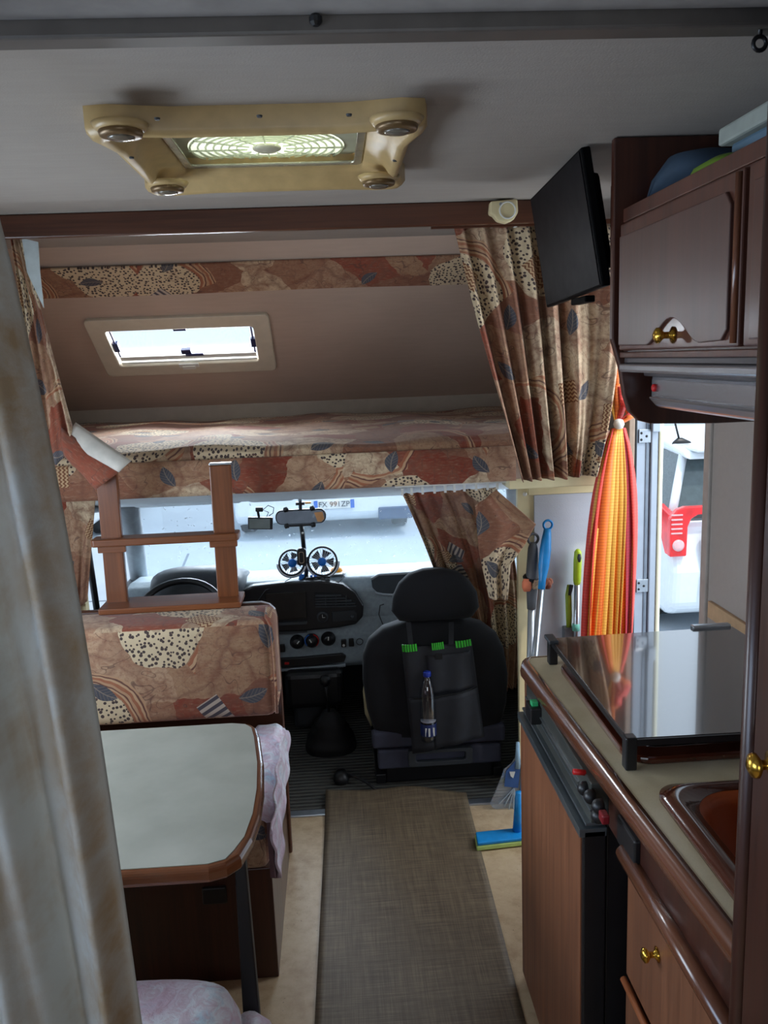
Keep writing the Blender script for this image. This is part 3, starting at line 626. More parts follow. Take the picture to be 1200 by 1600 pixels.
dface(MB(), [(420,1045),(540,1036),(540,1040),(420,1049)], 3.672, 3.70).build('tray_lip', CAB, db, bev=.003)
dface(MB(), [(580,905),(592,899),(640,897),(640,930),(590,928),(582,920)], 3.70, 3.722).build('recess_shade_slab', plain('painted_recess_shade',(52,60,66),.6), db, bev=.006)  # solid dark slab; the shade of the recess is put into its colour
m = MB(); m.tube([dp(580,905,3.70),dp(592,898,3.70),dp(660,894,3.70)], .006, 6); m.tube([dp(586,926,3.70),dp(600,929,3.70),dp(640,930,3.70)], .006, 6); m.build('shelf_lip', CAB, db, True)
m = MB(); m.tube([dp(600,944,3.7),dp(594,946,3.7),dp(592,960,3.7),dp(600,980,3.7),dp(610,990,3.7)], .0025, 6); m.build('glovebox_seam', BLACKP, db)
# instrument cowl and column, steering wheel
MB().loft([(3.60,-.66,.66,.17,.05),(3.62,-.66,.70,.20,.085),(3.72,-.66,.715,.215,.09),(3.95,-.66,.68,.22,.06)], axis='y').build('instrument_cowl', DGREY, db, True)
sw = thing('steering_wheel', 'black steering wheel seen through the wooden ladder', 'steering wheel', (-.70,3.42,.62))
ax = Vector((0,-.62,.78)); cw = Vector((-.70,3.44,.655))
MB().torus(cw, .185, .014, ax, 36, 8).build('rim', BLACKP, sw, True)
qq = ax.normalized().to_track_quat('Z','Y')
m = MB()
for a_ in (.2, PI-.2, 1.5*PI): m.tube([cw-ax.normalized()*.03, cw+qq@Vector((math.cos(a_)*.18, math.sin(a_)*.18, 0))], .013, 8)
m.build('spoke', DGREY, sw, True); MB().lathe([(.06,-.05),(.065,0),(.05,.015)], cw-ax.normalized()*.03, ax, 20).build('hub', DGREY, sw, True)
MB().tube([cw-ax.normalized()*.06, Vector((-.70,3.75,.42))], .035, 10).build('column', BLACKP, sw, True)
# centre console, gaiter, gear lever
cs = thing('centre_console', 'black console box beneath the dashboard centre', 'console', (-.15,3.75,0))
bx('housing', BLACKP, cs, -.29, -.02, 3.62, 3.95, .12, .30, bev=.03, seg=3)
bx('lower_panel', DGREY, cs, -.26, -.06, 3.68, 3.95, 0, .16, bev=.02)
gl = thing('gear_lever', 'black gear lever with rubber gaiter on the ribbed cab floor', 'gear lever', (-.09,3.45,0))
MB().loft([(-.002,-.09,3.50,.115,.12),(.04,-.09,3.50,.105,.11),(.055,-.09,3.50,.08,.085),(.075,-.09,3.5,.088,.09),(.09,-.09,3.5,.066,.07),(.11,-.09,3.5,.072,.074),(.125,-.09,3.5,.05,.054),(.16,-.09,3.5,.03,.03)]).build('gaiter', RUBBER, gl, True)
MB().tube([(-.09,3.5,.14),(-.10,3.47,.30)], .008, 8).build('stick', BLACKP, gl, True)
MB().lathe([(.008,0),(.022,.012),(.026,.03),(.018,.046),(.005,.05)], (-.10,3.47,.29), n=14).build('knob', BLACKP, gl, True)
hb = thing('floor_plug', 'round black plug with cable lying on the ribbed cab floor', 'plug', P(533,1214,z=0))
q = P(533,1214,z=.02); MB().loft([(.001,q.x,q.y,.028,.034),(.02,q.x,q.y,.034,.038),(.045,q.x,q.y,.02,.026)]).build('plug_body', BLACKP, hb, True)
MB().tube([q+Vector((.02,0,.015)), P(556,1214,z=.03), P(572,1222,z=.02), P(590,1236,z=.012)], .006, 6).build('cable', BLACKP, hb, True)
# wipers
for nm, pts in (('black wiper resting low before the passenger side', [(545,893),(590,886),(650,881),(672,882)]), ('black wiper resting low before the driver side', [(372,900),(400,897),(430,899),(450,903)])):
    t = thing('windscreen_wiper', nm, 'wiper', P(*pts[0], y=4.33), 'wipers on the windscreen')
    m = MB(); m.tube([P(px,py,y=4.33) for px,py in pts], .010, 6); m.build('blade', RUBBER, t, True)
    m = MB(); m.tube([P(px,py-(3 if i==1 else 0),y=4.35) for i,(px,py) in enumerate(pts[:3])], .008, 6); m.build('arm', BLACKP, t, True)
cowl = bx('trim_4', plain('navy_cowl_panel',(44,54,84),.5), None, -1.0, .9, 4.26, 4.45, .50, .56, bev=.01); struct(cowl, 'dark scuttle panel below the windscreen')
# rear view mirror with clamp arm
mp = P(470,808,y=3.74)
mir = thing('rear_view_mirror', 'wide rear-view mirror with clamped black phone arm', 'mirror', mp)
m = MB(); m.prism(rrect(mp.x-.115, mp.x+.115, mp.z-.032, mp.z+.036, .03), 3.735, 3.755, 'y'); m.build('housing', BLACKP, mir, bev=.004)
m = MB(); m.prism(rrect(mp.x-.109, mp.x+.109, mp.z-.027, mp.z+.031, .026), 3.731, 3.736, 'y'); m.build('mirror_glass', plain('mirror_silver',(150,160,172),.25,.2), mir)
m = MB(); m.prism([(mp.x+.062,mp.z+.02),(mp.x+.10,mp.z+.022),(mp.x+.106,mp.z-.01),(mp.x+.092,mp.z-.024),(mp.x+.075,mp.z-.022)], 3.728, 3.733, 'y'); m.build('orange_sticker', plain('orange_film',(222,160,104),.5), mir)
m = MB().tube([(mp.x,3.75,mp.z+.03),(mp.x+.0,3.76,mp.z+.085)], .008, 8); m.box(mp.x-.02,mp.x+.02,3.74,3.765,mp.z+.055,mp.z+.068); m.build('stem', BLACKP, mir)
bx('orange_tab', plain('orange_plastic',(226,150,40),.4), mir, mp.x+.022, mp.x+.05, 3.74, 3.755, mp.z+.06, mp.z+.068, bev=.001)
for sx in (-.065,.055):
    for sz in (-.036,.040):
        MB().lathe([(.004,-.012),(.012,-.008),(.012,.008),(.004,.012)], (mp.x+sx, 3.728, mp.z+sz), (1,0,.2), 12).build('clamp_roller', BLACKP, mir, True)
MB().tube([(mp.x,3.73,mp.z-.036),(mp.x+.004,3.722,mp.z-.075),(mp.x+.007,3.72,mp.z-.145)], .0105, 8).build('arm', BLACKP, mir, True)
MB().box(mp.x-.06,mp.x+.06,3.722,3.73,mp.z-.040,mp.z-.030).build('clamp_bar', BLACKP, mir, bev=.002)
MB().lathe([(.005,0),(.005,.002)], (mp.x+.005,3.711,mp.z-.068), (0,-1,0), 12).build('bolt', WHITEP, mir)
# phone holder at the foot of the arm
ph = P(471,868,y=3.70); m = MB(); m.prism(rrect(ph.x-.020,ph.x+.022,ph.z-.045,ph.z+.035,.016), 3.69, 3.72, 'y'); m.build('phone_cradle', BLACKP, mir, bev=.005)
m = MB(); ring_prism(m, rrect(ph.x-.012,ph.x+.012,ph.z-.034,ph.z+.02,.009), rrect(ph.x-.009,ph.x+.009,ph.z-.031,ph.z+.017,.007), 3.686, 3.691, 'y'); m.build('cradle_ring', plain('tan_ring',(150,130,110),.4), mir)
# dash camera
dc = P(407,818,y=3.74); dcam = thing('dash_camera', 'small grey-screened dash camera left of the mirror', 'dash camera', dc)
M_ = Matrix.Translation(dc)@Matrix.Rotation(.06,4,'Y')
MB().box(-.056,.056,-.012,.014,-.026,.030,M_).build('housing', BLACKP, dcam, bev=.004); MB().box(-.050,.044,-.0135,-.011,-.021,.024,M_).build('screen', plain('grey_screen',(126,132,128),.3), dcam, bev=.002)
MB().tube([dc+Vector((-.005,0,.03)), dc+Vector((-.008,0,.055)), dc+Vector((-.008,0,.075))], .006, 8).build('mount', BLACKP, dcam, True)
MB().box(-.022,.012,-.008,.008,.055,.075,M_).build('suction_foot', BLACKP, dcam, bev=.003)
MB().tube([dc+Vector((.03,0,.03)),dc+Vector((.04,0,.05)),dc+Vector((.015,0,.062)),dc+Vector((.04,0,.082)),dc+Vector((.065,0,.07)),dc+Vector((.06,0,.045)),dc+Vector((.04,0,.034))], .0022, 6).build('cable', BLACKP, dcam, True)
# twin fan
FANB = plain('blue_fan_hub',(20,110,200),.35); FANC = plain('pale_chrome',(214,218,224),.25,.6)
tf = thing('twin_fan', 'black twin fan with two blue hubs standing on the dashboard', 'fan', P(481,905,y=3.80))
for px, py, R_, tw in ((456,879,.058,.25),(504,877,.066,-.15)):
    c_ = P(px, py, y=3.72); a_ = Vector((math.sin(tw),-math.cos(tw),.08)); q_ = a_.normalized().to_track_quat('Z','Y')
    cg = MB().torus(c_, R_, .0048, a_, 30, 8).build('cage', BLACKP, tf, True)
    m = MB()
    for i in range(28):
        t_ = 2*PI*i/28; m.tube([c_+q_@Vector((math.cos(t_)*.018,math.sin(t_)*.018,.012)), c_+q_@Vector((math.cos(t_+.35)*R_*.8,math.sin(t_+.35)*R_*.8,.012)), c_+q_@Vector((math.cos(t_+.45)*R_,math.sin(t_+.45)*R_,.002))], .0011, 4)
    o_ = m.build('grille_wires', FANC, cg); o_['kind'] = 'stuff'
    MB().lathe([(.019,0),(.020,.008),(.015,.014),(.003,.016)], c_+q_@Vector((0,0,.008)), a_, 20).build('hub', FANB, tf, True)
    for i in range(5):
        t_ = 2*PI*i/5; m = MB(); pr = [(.016,-.30),(R_*.84,-.55),(R_*.84,.28),(.016,.42)]
        m.add([c_+q_@Vector((math.cos(t_+a)*r, math.sin(t_+a)*r, -.006+.006*(j>1))) for j,(r,a) in enumerate(pr)]+[c_+q_@Vector((math.cos(t_+a)*r, math.sin(t_+a)*r, -.008+.006*(j>1))) for j,(r,a) in enumerate(pr)], [(0,1,2,3),(7,6,5,4),(0,4,5,1),(1,5,6,2),(2,6,7,3),(3,7,4,0)]); m.build('blade', BLACKP, tf)
    yk = MB(); yk.torus(c_, R_+.009, .0052, a_, 24, 8, PI, 2*PI); yk.build('yoke', FANC, tf, True)
fb = P(478,904,y=3.74)
MB().tube([P(478,870,y=3.73), P(479,890,y=3.74), fb], .010, 8).build('post', BLACKP, tf, True)
MB().lathe([(.035,0),(.035,.012),(.02,.022)], fb-Vector((0,0,.012)), n=16).build('base', BLACKP, tf, True)
# socket adaptor, ball, tray
ad = P(497,908,y=3.70); am = thing('socket_adaptor', 'small black power socket block with round sockets under the fans', 'adaptor', ad)
bx('block', BLACKP, am, ad.x-.055, ad.x+.055, 3.70, 3.735, ad.z-.012, ad.z+.018, bev=.004)
for i, dx in enumerate((-.045,-.01,.02,.042)):
    MB().lathe([(.013,0),(.013,.010),(.009,.012)], (ad.x+dx,3.702,ad.z+.002-(.008 if i==0 else 0)), (0,-1,0), 14).build('socket', ALU if i == 0 else DGREY, am, True)
MB().lathe([(.011,0),(.013,.01),(.013,.026),(.008,.03)], (ad.x-.075,3.73,ad.z+.0), n=12).build('blue_button', FANB, am, True)
for dx in (-.03,-.012): bx('blue_key', BLUD, am, ad.x+dx-.006, ad.x+dx+.006, 3.705, 3.72, ad.z+.019, ad.z+.026, bev=.001)
ob = P(526,894,y=3.80); MB_ = MB().loft([(ob.z-.03,ob.x,3.80,.016,.016),(ob.z-.02,ob.x,3.80,.028,.028),(ob.z,ob.x,3.80,.032,.032),(ob.z+.018,ob.x,3.80,.024,.024),(ob.z+.03,ob.x,3.80,.008,.008)], pw=2)
og = thing('orange_duck', 'small round orange figure on the dashboard right of the fans', 'ornament', (ob.x,3.8,.718))
MB_.build('body', plain('orange_rubber',(255,160,20),.4), og, True); MB().loft([(ob.z+.028,ob.x-.004,3.8,.008,.008),(ob.z+.038,ob.x-.004,3.8,.014,.014),(ob.z+.05,ob.x-.002,3.8,.006,.006)], pw=2).build('cap', WHITEP, og, True)
tag(MB().prism(rrect(ob.x-.05,ob.x+.04,3.74,3.84,.02), .7185, .7235).build('dash_mat', plain('pale_anti_slip_mat',(176,184,186),.5)), 'pale anti-slip pad under the small orange figure', 'pad')
tag(MB().tube([P(462,899,y=3.70),P(440,912,y=3.685),P(415,922,y=3.67),P(402,940,y=3.66)], .002, 5).build('power_cable', DGREY, None, True), 'thin cable running from the fans down past the radio', 'cable')
tag(MB().tube([P(516,911,y=3.69),P(530,909,y=3.69),P(538,901,y=3.72),P(536,895,y=3.74)], .002, 5).build('power_cable', DGREY, None, True), 'thin cable looping below the orange figure', 'cable')

# ================================================================== CAB SEATS
def cab_seat(label, cx, name='passenger_seat'):
    t = thing(name, label, 'seat', (cx,3.25,0))
    dy = .0
    MB().loft([(.17,cx,3.17,.20,.04),(.20,cx,3.17,.255,.065),(.30,cx+.002,3.18,.285,.075),(.42,cx,3.195,.296,.08),(.52,cx-.003,3.215,.288,.078),(.58,cx-.004,3.225,.262,.07),(.625,cx-.004,3.235,.205,.06),(.65,cx-.004,3.24,.12,.045),(.66,cx-.004,3.245,.04,.02)], n=36, pw=3).build('backrest', SEATF, t, True)
    m = MB(); m.loft([(.655,cx+.01,3.21,.06,.02),(.66,cx+.01,3.21,.15,.035),(.70,cx+.01,3.21,.178,.05),(.76,cx+.01,3.212,.170,.056),(.81,cx+.008,3.215,.142,.054),(.845,cx+.006,3.218,.10,.045),(.862,cx+.004,3.22,.045,.02)], n=32, pw=2.8); h = m.build('headrest', SEATF, t, True)
    for s in (-.06,.06): MB().tube([(cx+s,3.25,.62),(cx+s,3.25,.70)], .007, 8).build('post', ALU, t, True)
    MB().loft([(.20,cx,3.43,.25,.22),(.24,cx,3.43,.28,.24),(.33,cx,3.43,.28,.24),(.37,cx,3.43,.25,.22)], pw=5).build('seat_base', SEATF, t, True)
    MB().box(cx-.27,cx+.27,3.11,3.16,.155,.225).build('rear_panel', plain('slate_grey_cloth',(66,68,84),.8), t, bev=.012, seg=3)
    MB().box(cx-.25,cx+.25,3.10,3.16,.07,.15).build('pedestal_cover', plain('slate_grey_cloth',(66,68,84),.8), t, bev=.010, seg=3)
    m = MB(); ring_prism(m, rrect(cx-.13,cx+.13,.085,.155,.012), rrect(cx-.10,cx+.10,.105,.14,.01), 3.075, 3.10, 'y'); m.build('pull_bar', DGREY, t, bev=.004)
    MB().box(cx-.22,cx+.22,3.12,3.55,0,.10).build('pedestal', BLACKP, t, bev=.01)
    for s in (-1,1): MB().box(cx+s*.24-.02,cx+s*.24+.02,3.12,3.66,0,.04).build('slide_rail', BLACKP, t, bev=.003)
    return t
ps = cab_seat('black cloth passenger seat with headrest beside the hanging curtain', .355)
m = MB().tube([(.075,3.19,.45),(.07,3.22,.36),(.075,3.25,.25),(.09,3.28,.18)], [.004,.012,.012,.004], 8); m.build('cream_patch', plain('cream_vinyl',(206,196,156),.5), ps, True)
dseat = thing('driver_seat', 'dark driver seat mostly hidden behind the wooden seat board', 'seat', (-.78,3.25,0))
MB().loft([(.10,-.78,3.20,.20,.05),(.20,-.78,3.20,.25,.065),(.42,-.78,3.21,.25,.08),(.60,-.80,3.23,.22,.07),(.70,-.85,3.24,.15,.06),(.755,-.91,3.245,.06,.03)], n=36, pw=3).build('backrest', SEATF, dseat, True)
MB().loft([(.0,-.78,3.36,.20,.10),(.20,-.78,3.36,.22,.12),(.24,-.78,3.36,.24,.13),(.33,-.78,3.36,.24,.13),(.37,-.78,3.36,.20,.11)], pw=5).build('seat_base', SEATF, dseat, True)
# organiser
og = thing('seat_organiser', 'black hanging organiser with bright green tabs on the passenger seat back', 'organiser', (.39,3.09,.20))
BAG = plain('black_nylon', (36,38,44), .65, var=.2); GRN = plain('neon_green_piping', (60,200,50), .5)
def bagpt(u, v, off=0):
    tl, tr, br, bl = P(628,1012,y=3.10), P(737,1003,y=3.10), P(756,1150,y=3.06), P(645,1178,y=3.06)
    a = tl.lerp(tr,u); b_ = bl.lerp(br,u); p = a.lerp(b_, v); p.y -= .022*math.sin(PI*u)**.5*(.4+.6*math.sin(PI*min(1,v*1.1)))+off+.004*math.sin(u*17+v*4); return p
MB().grid(lambda u,v: bagpt(u,v), 24, 24).build('back_panel', BAG, og, True, solid=.006)
def pocket(u0,u1,v0,v1,off,name='pocket'):
    return MB().grid(lambda u,v: bagpt(u0+(u1-u0)*u, v0+(v1-v0)*v, off*(.35+.65*math.sin(PI*min(1,u*.96+.02))**.5)), 16, 10).build(name, BAG, og, True, solid=.004)
p1 = pocket(.30,.99,.47,.98,.020); p2 = pocket(.02,.36,.46,.98,.012); p3 = pocket(.32,.96,.08,.45,.010)
MB().tube([bagpt(.01+.98*i/12,.465,.022*math.sin(PI*(i/12))**.5) for i in range(13)], .0028, 6).build('pocket_hem', RUBBER, og, True)
for u0, u1 in ((.0,.22),(.42,.60),(.76,1.0)):
    n_ = 6
    for i in range(n_):
        ua = u0+(u1-u0)*i/n_; ub = ua+(u1-u0)/n_*.7
        MB().add([bagpt(ua,-.035,.006),bagpt(ub,-.035,.006),bagpt(ub,.03,.006),bagpt(ua,.03,.006),bagpt(ua,-.035,.010),bagpt(ub,-.035,.010),bagpt(ub,.03,.010),bagpt(ua,.03,.010)], [(0,3,2,1),(4,5,6,7),(0,1,5,4),(1,2,6,5),(2,3,7,6),(3,0,4,7)]).build('green_tab', GRN, og)
for ua, px in ((.13,636),(.70,703)):
    m = MB(); a, b_ = bagpt(ua,0,.004), P(px+2,972,y=3.17); s_ = Vector((.010,0,0)); m.add([a-s_,a+s_,b_+s_,b_-s_,a-s_+Vector((0,-.003,0)),a+s_+Vector((0,-.003,0)),b_+s_+Vector((0,-.003,0)),b_-s_+Vector((0,-.003,0))], [(0,1,2,3),(7,6,5,4),(0,4,5,1),(1,5,6,2),(2,6,7,3),(3,7,4,0)]); m.build('strap', BAG, og)
q = bagpt(.5,.09,.012); MB().box(q.x-.014,q.x+.014,q.y-.004,q.y,q.z-.012,q.z+.012).build('label_patch', RUBBER, og, bev=.001)
# bottle
b0 = P(670,1158,y=3.035); b1 = P(667,1050,y=3.05); ax = (b1-b0); Lb = ax.length
bt = thing('water_bottle', 'clear plastic water bottle with blue cap in the organiser pocket', 'bottle', b0)
MB().lathe([(.012,0),(.027,.004),(.031,.02),(.031,.075),(.029,.085),(.031,.095),(.031,Lb-.085),(.027,Lb-.062),(.017,Lb-.035),(.012,Lb-.022),(.012,Lb-.012)], b0, ax, 24).build('body', ACRYL, bt, True)
MB().lathe([(.014,Lb-.018),(.0155,Lb-.014),(.0155,Lb),(.013,Lb+.003)], b0, ax, 18).build('cap', plain('blue_cap',(36,60,170),.35), bt, True)
MB().lathe([(.0313,.028),(.0318,.03),(.0318,.075),(.0313,.077)], b0, ax, 24, False).build('label', plain('navy_label',(30,44,96),.4), bt, True)
for dx in (-.012,.0,.018): 
    q = b0+ax.normalized()*.05+Vector((dx,-.0305+abs(dx)*.25,0)); MB().box(q.x-.0035,q.x+.0035,q.y-.002,q.y,q.z-.018,q.z+.016).build('label_print', WHITEP, bt)
MB().lathe([(.030,.083),(.030,.089)], b0, ax, 24).build('water_line', plain('pale_water',(150,150,160),.2), bt, True)

# ================================================================== BED OVER THE CAB
y0 = 2.86
mt = thing('bed_mattress', 'thin mattress in autumn-print cloth on the bed over the cab', 'mattress', (0,3.5,1.335))
def mpt(u, v):
    # v 0 back -> 1 front bottom edge
    x = XL+.02+(.98-XL-.02)*u; pr = [(4.29,1.425),(3.9,1.43),(3.4,1.43),(3.0,1.425),(2.90,1.415),(2.868,1.40),(2.862,1.375),(2.87,1.336)]
    k = v*(len(pr)-1); i = min(int(k), len(pr)-2); t = k-i; y = pr[i][0]*(1-t)+pr[i+1][0]*t; z = pr[i][1]*(1-t)+pr[i+1][1]*t
    z += .006*math.sin(u*14+y*3)*(1 if v < .6 else .3)+.004*math.sin(u*37); y += .004*math.sin(u*23)*(v>.5); return Vector((x, y, z))
MB().grid(mpt, 60, 28, lambda u,v: ((XR-XL)*u, mpt(.5,v).y if v < .6 else 2.9+mpt(.5,v).z-1.42)).build('cover', FAB2, mt, True)
MB().box(XL+.03, .97, 2.885, 4.27, 1.336, 1.40).build('foam', plain('foam',(200,190,170),.9), mt)
vz0, vz1 = P(560,762,y=2.855).z, P(560,702,y=2.855).z
va = tag(MB().grid(lambda u,v: Vector((XL+.02+(.62-XL-.02)*u, 2.850+.003*math.sin(u*40), (vz1-.012)*(1-v)+(vz0)*v+.0)), 50, 6, lambda u,v: ((.62-XL)*u+.13, v*.15)).build('bed_valance', FAB, None, True, solid=.014), 'autumn-print fabric band along the front edge of the bed over the cab', 'valance')
struct(bx('trim_5', LUT, None, XL, .98, 2.858, 2.88, vz0+.004, 1.335, bev=.003), 'edge board of the bed base behind the fabric band')
bx_ = bx('trim_6', CREAMP, None, .60, .99, 2.87, 3.0, 1.225, 1.27, bev=.004); struct(bx_, 'cream ledge above the handle wall')

# ------------------------------------------------------------------ curtains
def curtain(name, label, tops, bots, y, depth, folds, mat, nv=24, nu=120, cat='curtain', group=None, mid=None, uvw=None, seed=0, gather=.5, uvo=0, rail=True):
    """tops/bots: left and right points; cloth width follows the fold length"""
    tops = [Vector(p) for p in tops]; bots = [Vector(p) for p in bots]; mids = [Vector(p) for p in mid] if mid else None
    rng = random.Random(seed); ph = [rng.uniform(0,6.28) for _ in range(6)]
    def fn(u, v):
        if mids:
            def q(i):
                return tops[i]*(1-v)**2+mids[i]*2*v*(1-v)+bots[i]*v*v
            a, b_ = q(0), q(1)
        else: a, b_ = tops[0].lerp(bots[0], v), tops[1].lerp(bots[1], v)
        uu = u+.012*math.sin(u*2*PI*2+ph[0])+.01*math.sin(v*5+u*9+ph[1])*(v)
        p = a.lerp(b_, uu)
        amp = depth*(gather+(1-gather)*v)*(1+.35*math.sin(u*11+ph[2]))
        w_ = math.sin(u*2*PI*folds+1.5*math.sin(u*7+ph[3])+.9*math.sin(v*2.6+u*5+ph[4]))
        p = p+Vector((0,1,0))*(amp*w_+.25*amp*math.sin(u*2*PI*folds*2.3+v*4+ph[5])); return p
    W = uvw or (tops[1]-tops[0]).length*1.6; Hh = (tops[0]-bots[0]).length
    t = thing(name, label, cat, (tops[0]+tops[1])/2, group)
    MB().grid(fn, nu, nv, lambda u,v: (W*u+uvo, -Hh*v)).build('cloth', mat, t, True, solid=.0022)
    return t, fn
yc = 2.74
t, fn = curtain('alcove_curtain', 'gathered autumn-print curtain hanging before the bed alcove behind the television', [P(704,352,y=yc),P(968,352,y=yc)], [P(812,752,y=yc),P(934,742,y=yc)], yc, .030, 6.5, FAB3, mid=[P(750,540,y=yc),P(985,560,y=yc)], uvw=.62, seed=3, nu=160, nv=40)
rl = MB().box(.33, .97, 2.715, 2.73, bz0+.0, bz0+.014); rl.build('track', WOODX, t)
for i in range(9): 
    q = fn(i/8, 0); MB().box(q.x-.004,q.x+.004,2.716,2.745,q.z-.008,bz0+.004).build('hook', WHITEP, t)
# second alcove curtain, drawn aside on the left
t2, fn2 = curtain('alcove_curtain', 'narrow autumn-print curtain drawn aside at the far left of the bed alcove', [P(16,365,y=2.74),P(34,372,y=2.74)], [P(60,760,y=2.70),P(120,690,y=2.70)], 2.72, .012, 2.0, FAB3, mid=[P(50,560,y=2.72),P(86,560,y=2.72)], uvw=.25, seed=5, nu=40)
# folded corner of that curtain lying over the bed edge and ladder post
m = MB(); q = [P(96,668,y=2.70),P(150,715,y=2.66),P(190,735,y=2.66),P(150,765,y=2.66),P(100,712,y=2.68)]
def fold(u, v):
    a = q[0].lerp(q[2],u); b_ = q[4].lerp(q[3],u); p = a.lerp(b_, v); p.y -= .012*math.sin(PI*v)+.004*math.sin(9*u); return p
MB().grid(fold, 12, 8, lambda u,v: (.17*u,.1*v)).build('folded_corner', FAB2, t2, True, solid=.002)
def fold2(u, v):
    a = P(102,690,y=2.69).lerp(P(186,738,y=2.65),u); b_ = P(118,640+20,y=2.72).lerp(P(205,720,y=2.66),u); p = a.lerp(b_, v); p.y -= .01*math.sin(PI*v); return p
MB().grid(fold2, 12, 6).build('lining_flap', plain('pale_curtain_lining',(200,194,184),.8), t2, True, solid=.002)
# lower hanging part of the left side: driver side curtain strip
curtain('cab_curtain', 'flat autumn-print curtain strip at the driver door pillar', [P(92,730,y=2.93),P(150,775,y=2.93)], [P(100,965,y=2.93),P(136,940,y=2.93)], 2.93, .008, 2, FAB2, uvw=.2, seed=6, nu=30)
# white lining board top left
tag(quadprism([P(34,372,y=2.70),P(59,378,y=2.70),P(62,425,y=2.70),P(68,481,y=2.70),P(42,425,y=2.70)], (0,1,0), .006).build('curtain_lining', plain('pale_blue_lining',(196,206,206),.8), None), 'pale lining corner below the left end of the ceiling beam', 'lining')
# passenger side cab curtain
yc = 2.93
t, fn = curtain('cab_curtain', 'autumn-print cab curtain gathered behind the passenger seat headrest', [P(628,772,y=yc),P(776,762,y=yc)], [P(738,1085,y=3.42),P(806,1075,y=3.42)], yc, .018, 6.5, FAB3, mid=[P(690,900,y=3.62),P(822,900,y=3.62)], uvw=.60, seed=9, nv=40, nu=150, gather=.45, uvo=1.3)
MB().box(.20, .64, 2.915, 2.935, P(700,758,y=2.92).z, P(700,758,y=2.92).z+.018).build('track', WHITEP, t)
for i in range(10):
    q = fn(i/9, 0); MB().box(q.x-.004,q.x+.004,2.918,2.93,q.z-.004,q.z+.022).build('hook', WHITEP, t)
qa = [P(742,790,y=2.89), P(775,765,y=2.89), P(836,818,y=2.87), P(796,880,y=2.88), P(770,1000,y=2.90), P(735,985,y=2.90)]
def corner(u, v):
    L = clerp([qa[0], P(748,860,y=2.90), P(765,935,y=2.95)], v); R = clerp([qa[1], qa[2], P(818,850,y=2.88), qa[3], P(792,935,y=2.95)], v)
    p = L.lerp(R, u); p.y += .016*math.sin(u*2*PI*1.6+v*2)*(.4+.6*v)-.006; return p
MB().grid(corner, 40, 40, lambda u,v: (.16*u+2.2, -.34*v)).build('folded_corner', FAB, t, True, solid=.002)

# near white curtain
tn, fnn = curtain('white_curtain', 'tall off-white curtain hanging at the left edge nearest the camera', [(-.455,1.14,2.098),(-1.12,1.14,2.098)], [(-.338,1.15,.12),(-1.10,1.15,.12)], 1.14, .042, 7.0, NETC, mid=[(-.335,1.14,1.45),(-1.10,1.14,1.2)], seed=12, nu=170, nv=50, gather=.7)

# ------------------------------------------------------------------ ladder
ld = thing('bed_ladder', 'short wooden ladder standing on the seat board and leaning on the bed', 'ladder', (-.56,2.7,.918))
ly0, ly1 = 2.70, 2.722
def post(tl, tr, bl, br):
    a, b_, c, d = [P(*p, y=2.72) for p in (tl, tr, br, bl)]; m = MB(); vs = [a,b_,c,d]; m.add([v+Vector((0,-.022,0)) for v in vs]+[v.copy() for v in vs], [(0,1,2,3),(7,6,5,4),(0,4,5,1),(1,5,6,2),(2,6,7,3),(3,7,4,0)]); return m.build('post', WOODL, ld, bev=.003)
po1 = post((152,738),(184,734),(170,945),(202,941)); po2 = post((328,727),(361,725),(342,938),(374,936))
q = P(344.5,725,y=2.71); MB().box(q.x-.036,q.x+.036,2.696,2.724,q.z-.002,q.z+.005).build('metal_cap', ALU, po2, bev=.002)
rz = P(262,843,y=2.68).z
MB().prism(rrect(-.808,-.333,2.672,2.745,.012), rz-.014, rz+.010, 'z').build('rung', WOODLX, ld, bev=.004, seg=3)
for xx in (-.775,-.715,-.42,-.355):
    MB().lathe([(.006,0),(.006,.006)], (xx,2.698,rz-.026), (0,-1,0), 10).build('screw_plug', WOODM, ld)
for x0_, x1_ in ((-.79,-.70),(-.43,-.34)): bx('bracket', WOODLX, ld, x0_, x1_, 2.685, 2.70, rz-.036, rz-.014, bev=.002)
MB().prism(rrect(-.79,-.335,2.62,2.755,.006), .921, .940, 'z').build('foot_board', WOODLX, ld, bev=.003)

# ================================================================== DINETTE
bs = thing('dinette_bench', 'dark wooden dinette bench box with tall rounded seat board', 'bench', (-.65,2.4,0))
MB().box(-1.14,-.234,2.08,2.66,0,.34).build('box', WOODD, bs, bev=.003)
pts = [(-1.14,0),(-.224,0),(-.224,.86),(-.230,.89),(-.247,.908),(-.275,.918),(-1.14,.918)]
MB().prism(pts, 2.675, 2.705, 'y').build('seat_board', WOODX, bs, bev=.006, seg=3)
q = P(335,1400,y=2.07); bx('socket_plate', BLACKP, bs, q.x-.033, q.x+.033, 2.068, 2.08, q.z-.025, q.z+.025, bev=.004)
def cushion(name, label, x0, x1, y0, y1, z0, z1, mat, rr=.03, amp=.004, parent=None, group=None):
    m = bmesh.new(); bmesh.ops.create_cube(m, size=1)
    for v in m.verts: v.co = Vector(((x0+x1)/2+v.co.x*(x1-x0), (y0+y1)/2+v.co.y*(y1-y0), (z0+z1)/2+v.co.z*(z1-z0)))
    bmesh.ops.bevel(m, geom=list(m.edges), offset=rr, segments=4, profile=.5, affect='EDGES')
    mb = MB(); m.verts.ensure_lookup_table(); idx = {v: i for i, v in enumerate(m.verts)}
    mb.add([v.co.copy() for v in m.verts], [[idx[v] for v in f.verts] for f in m.faces]); m.free()
    return mb
bc = thing('backrest_cushion', 'boxy autumn-print backrest cushion leaning on the seat board', 'cushion', (-.65,2.55,.60), 'dinette cushions')
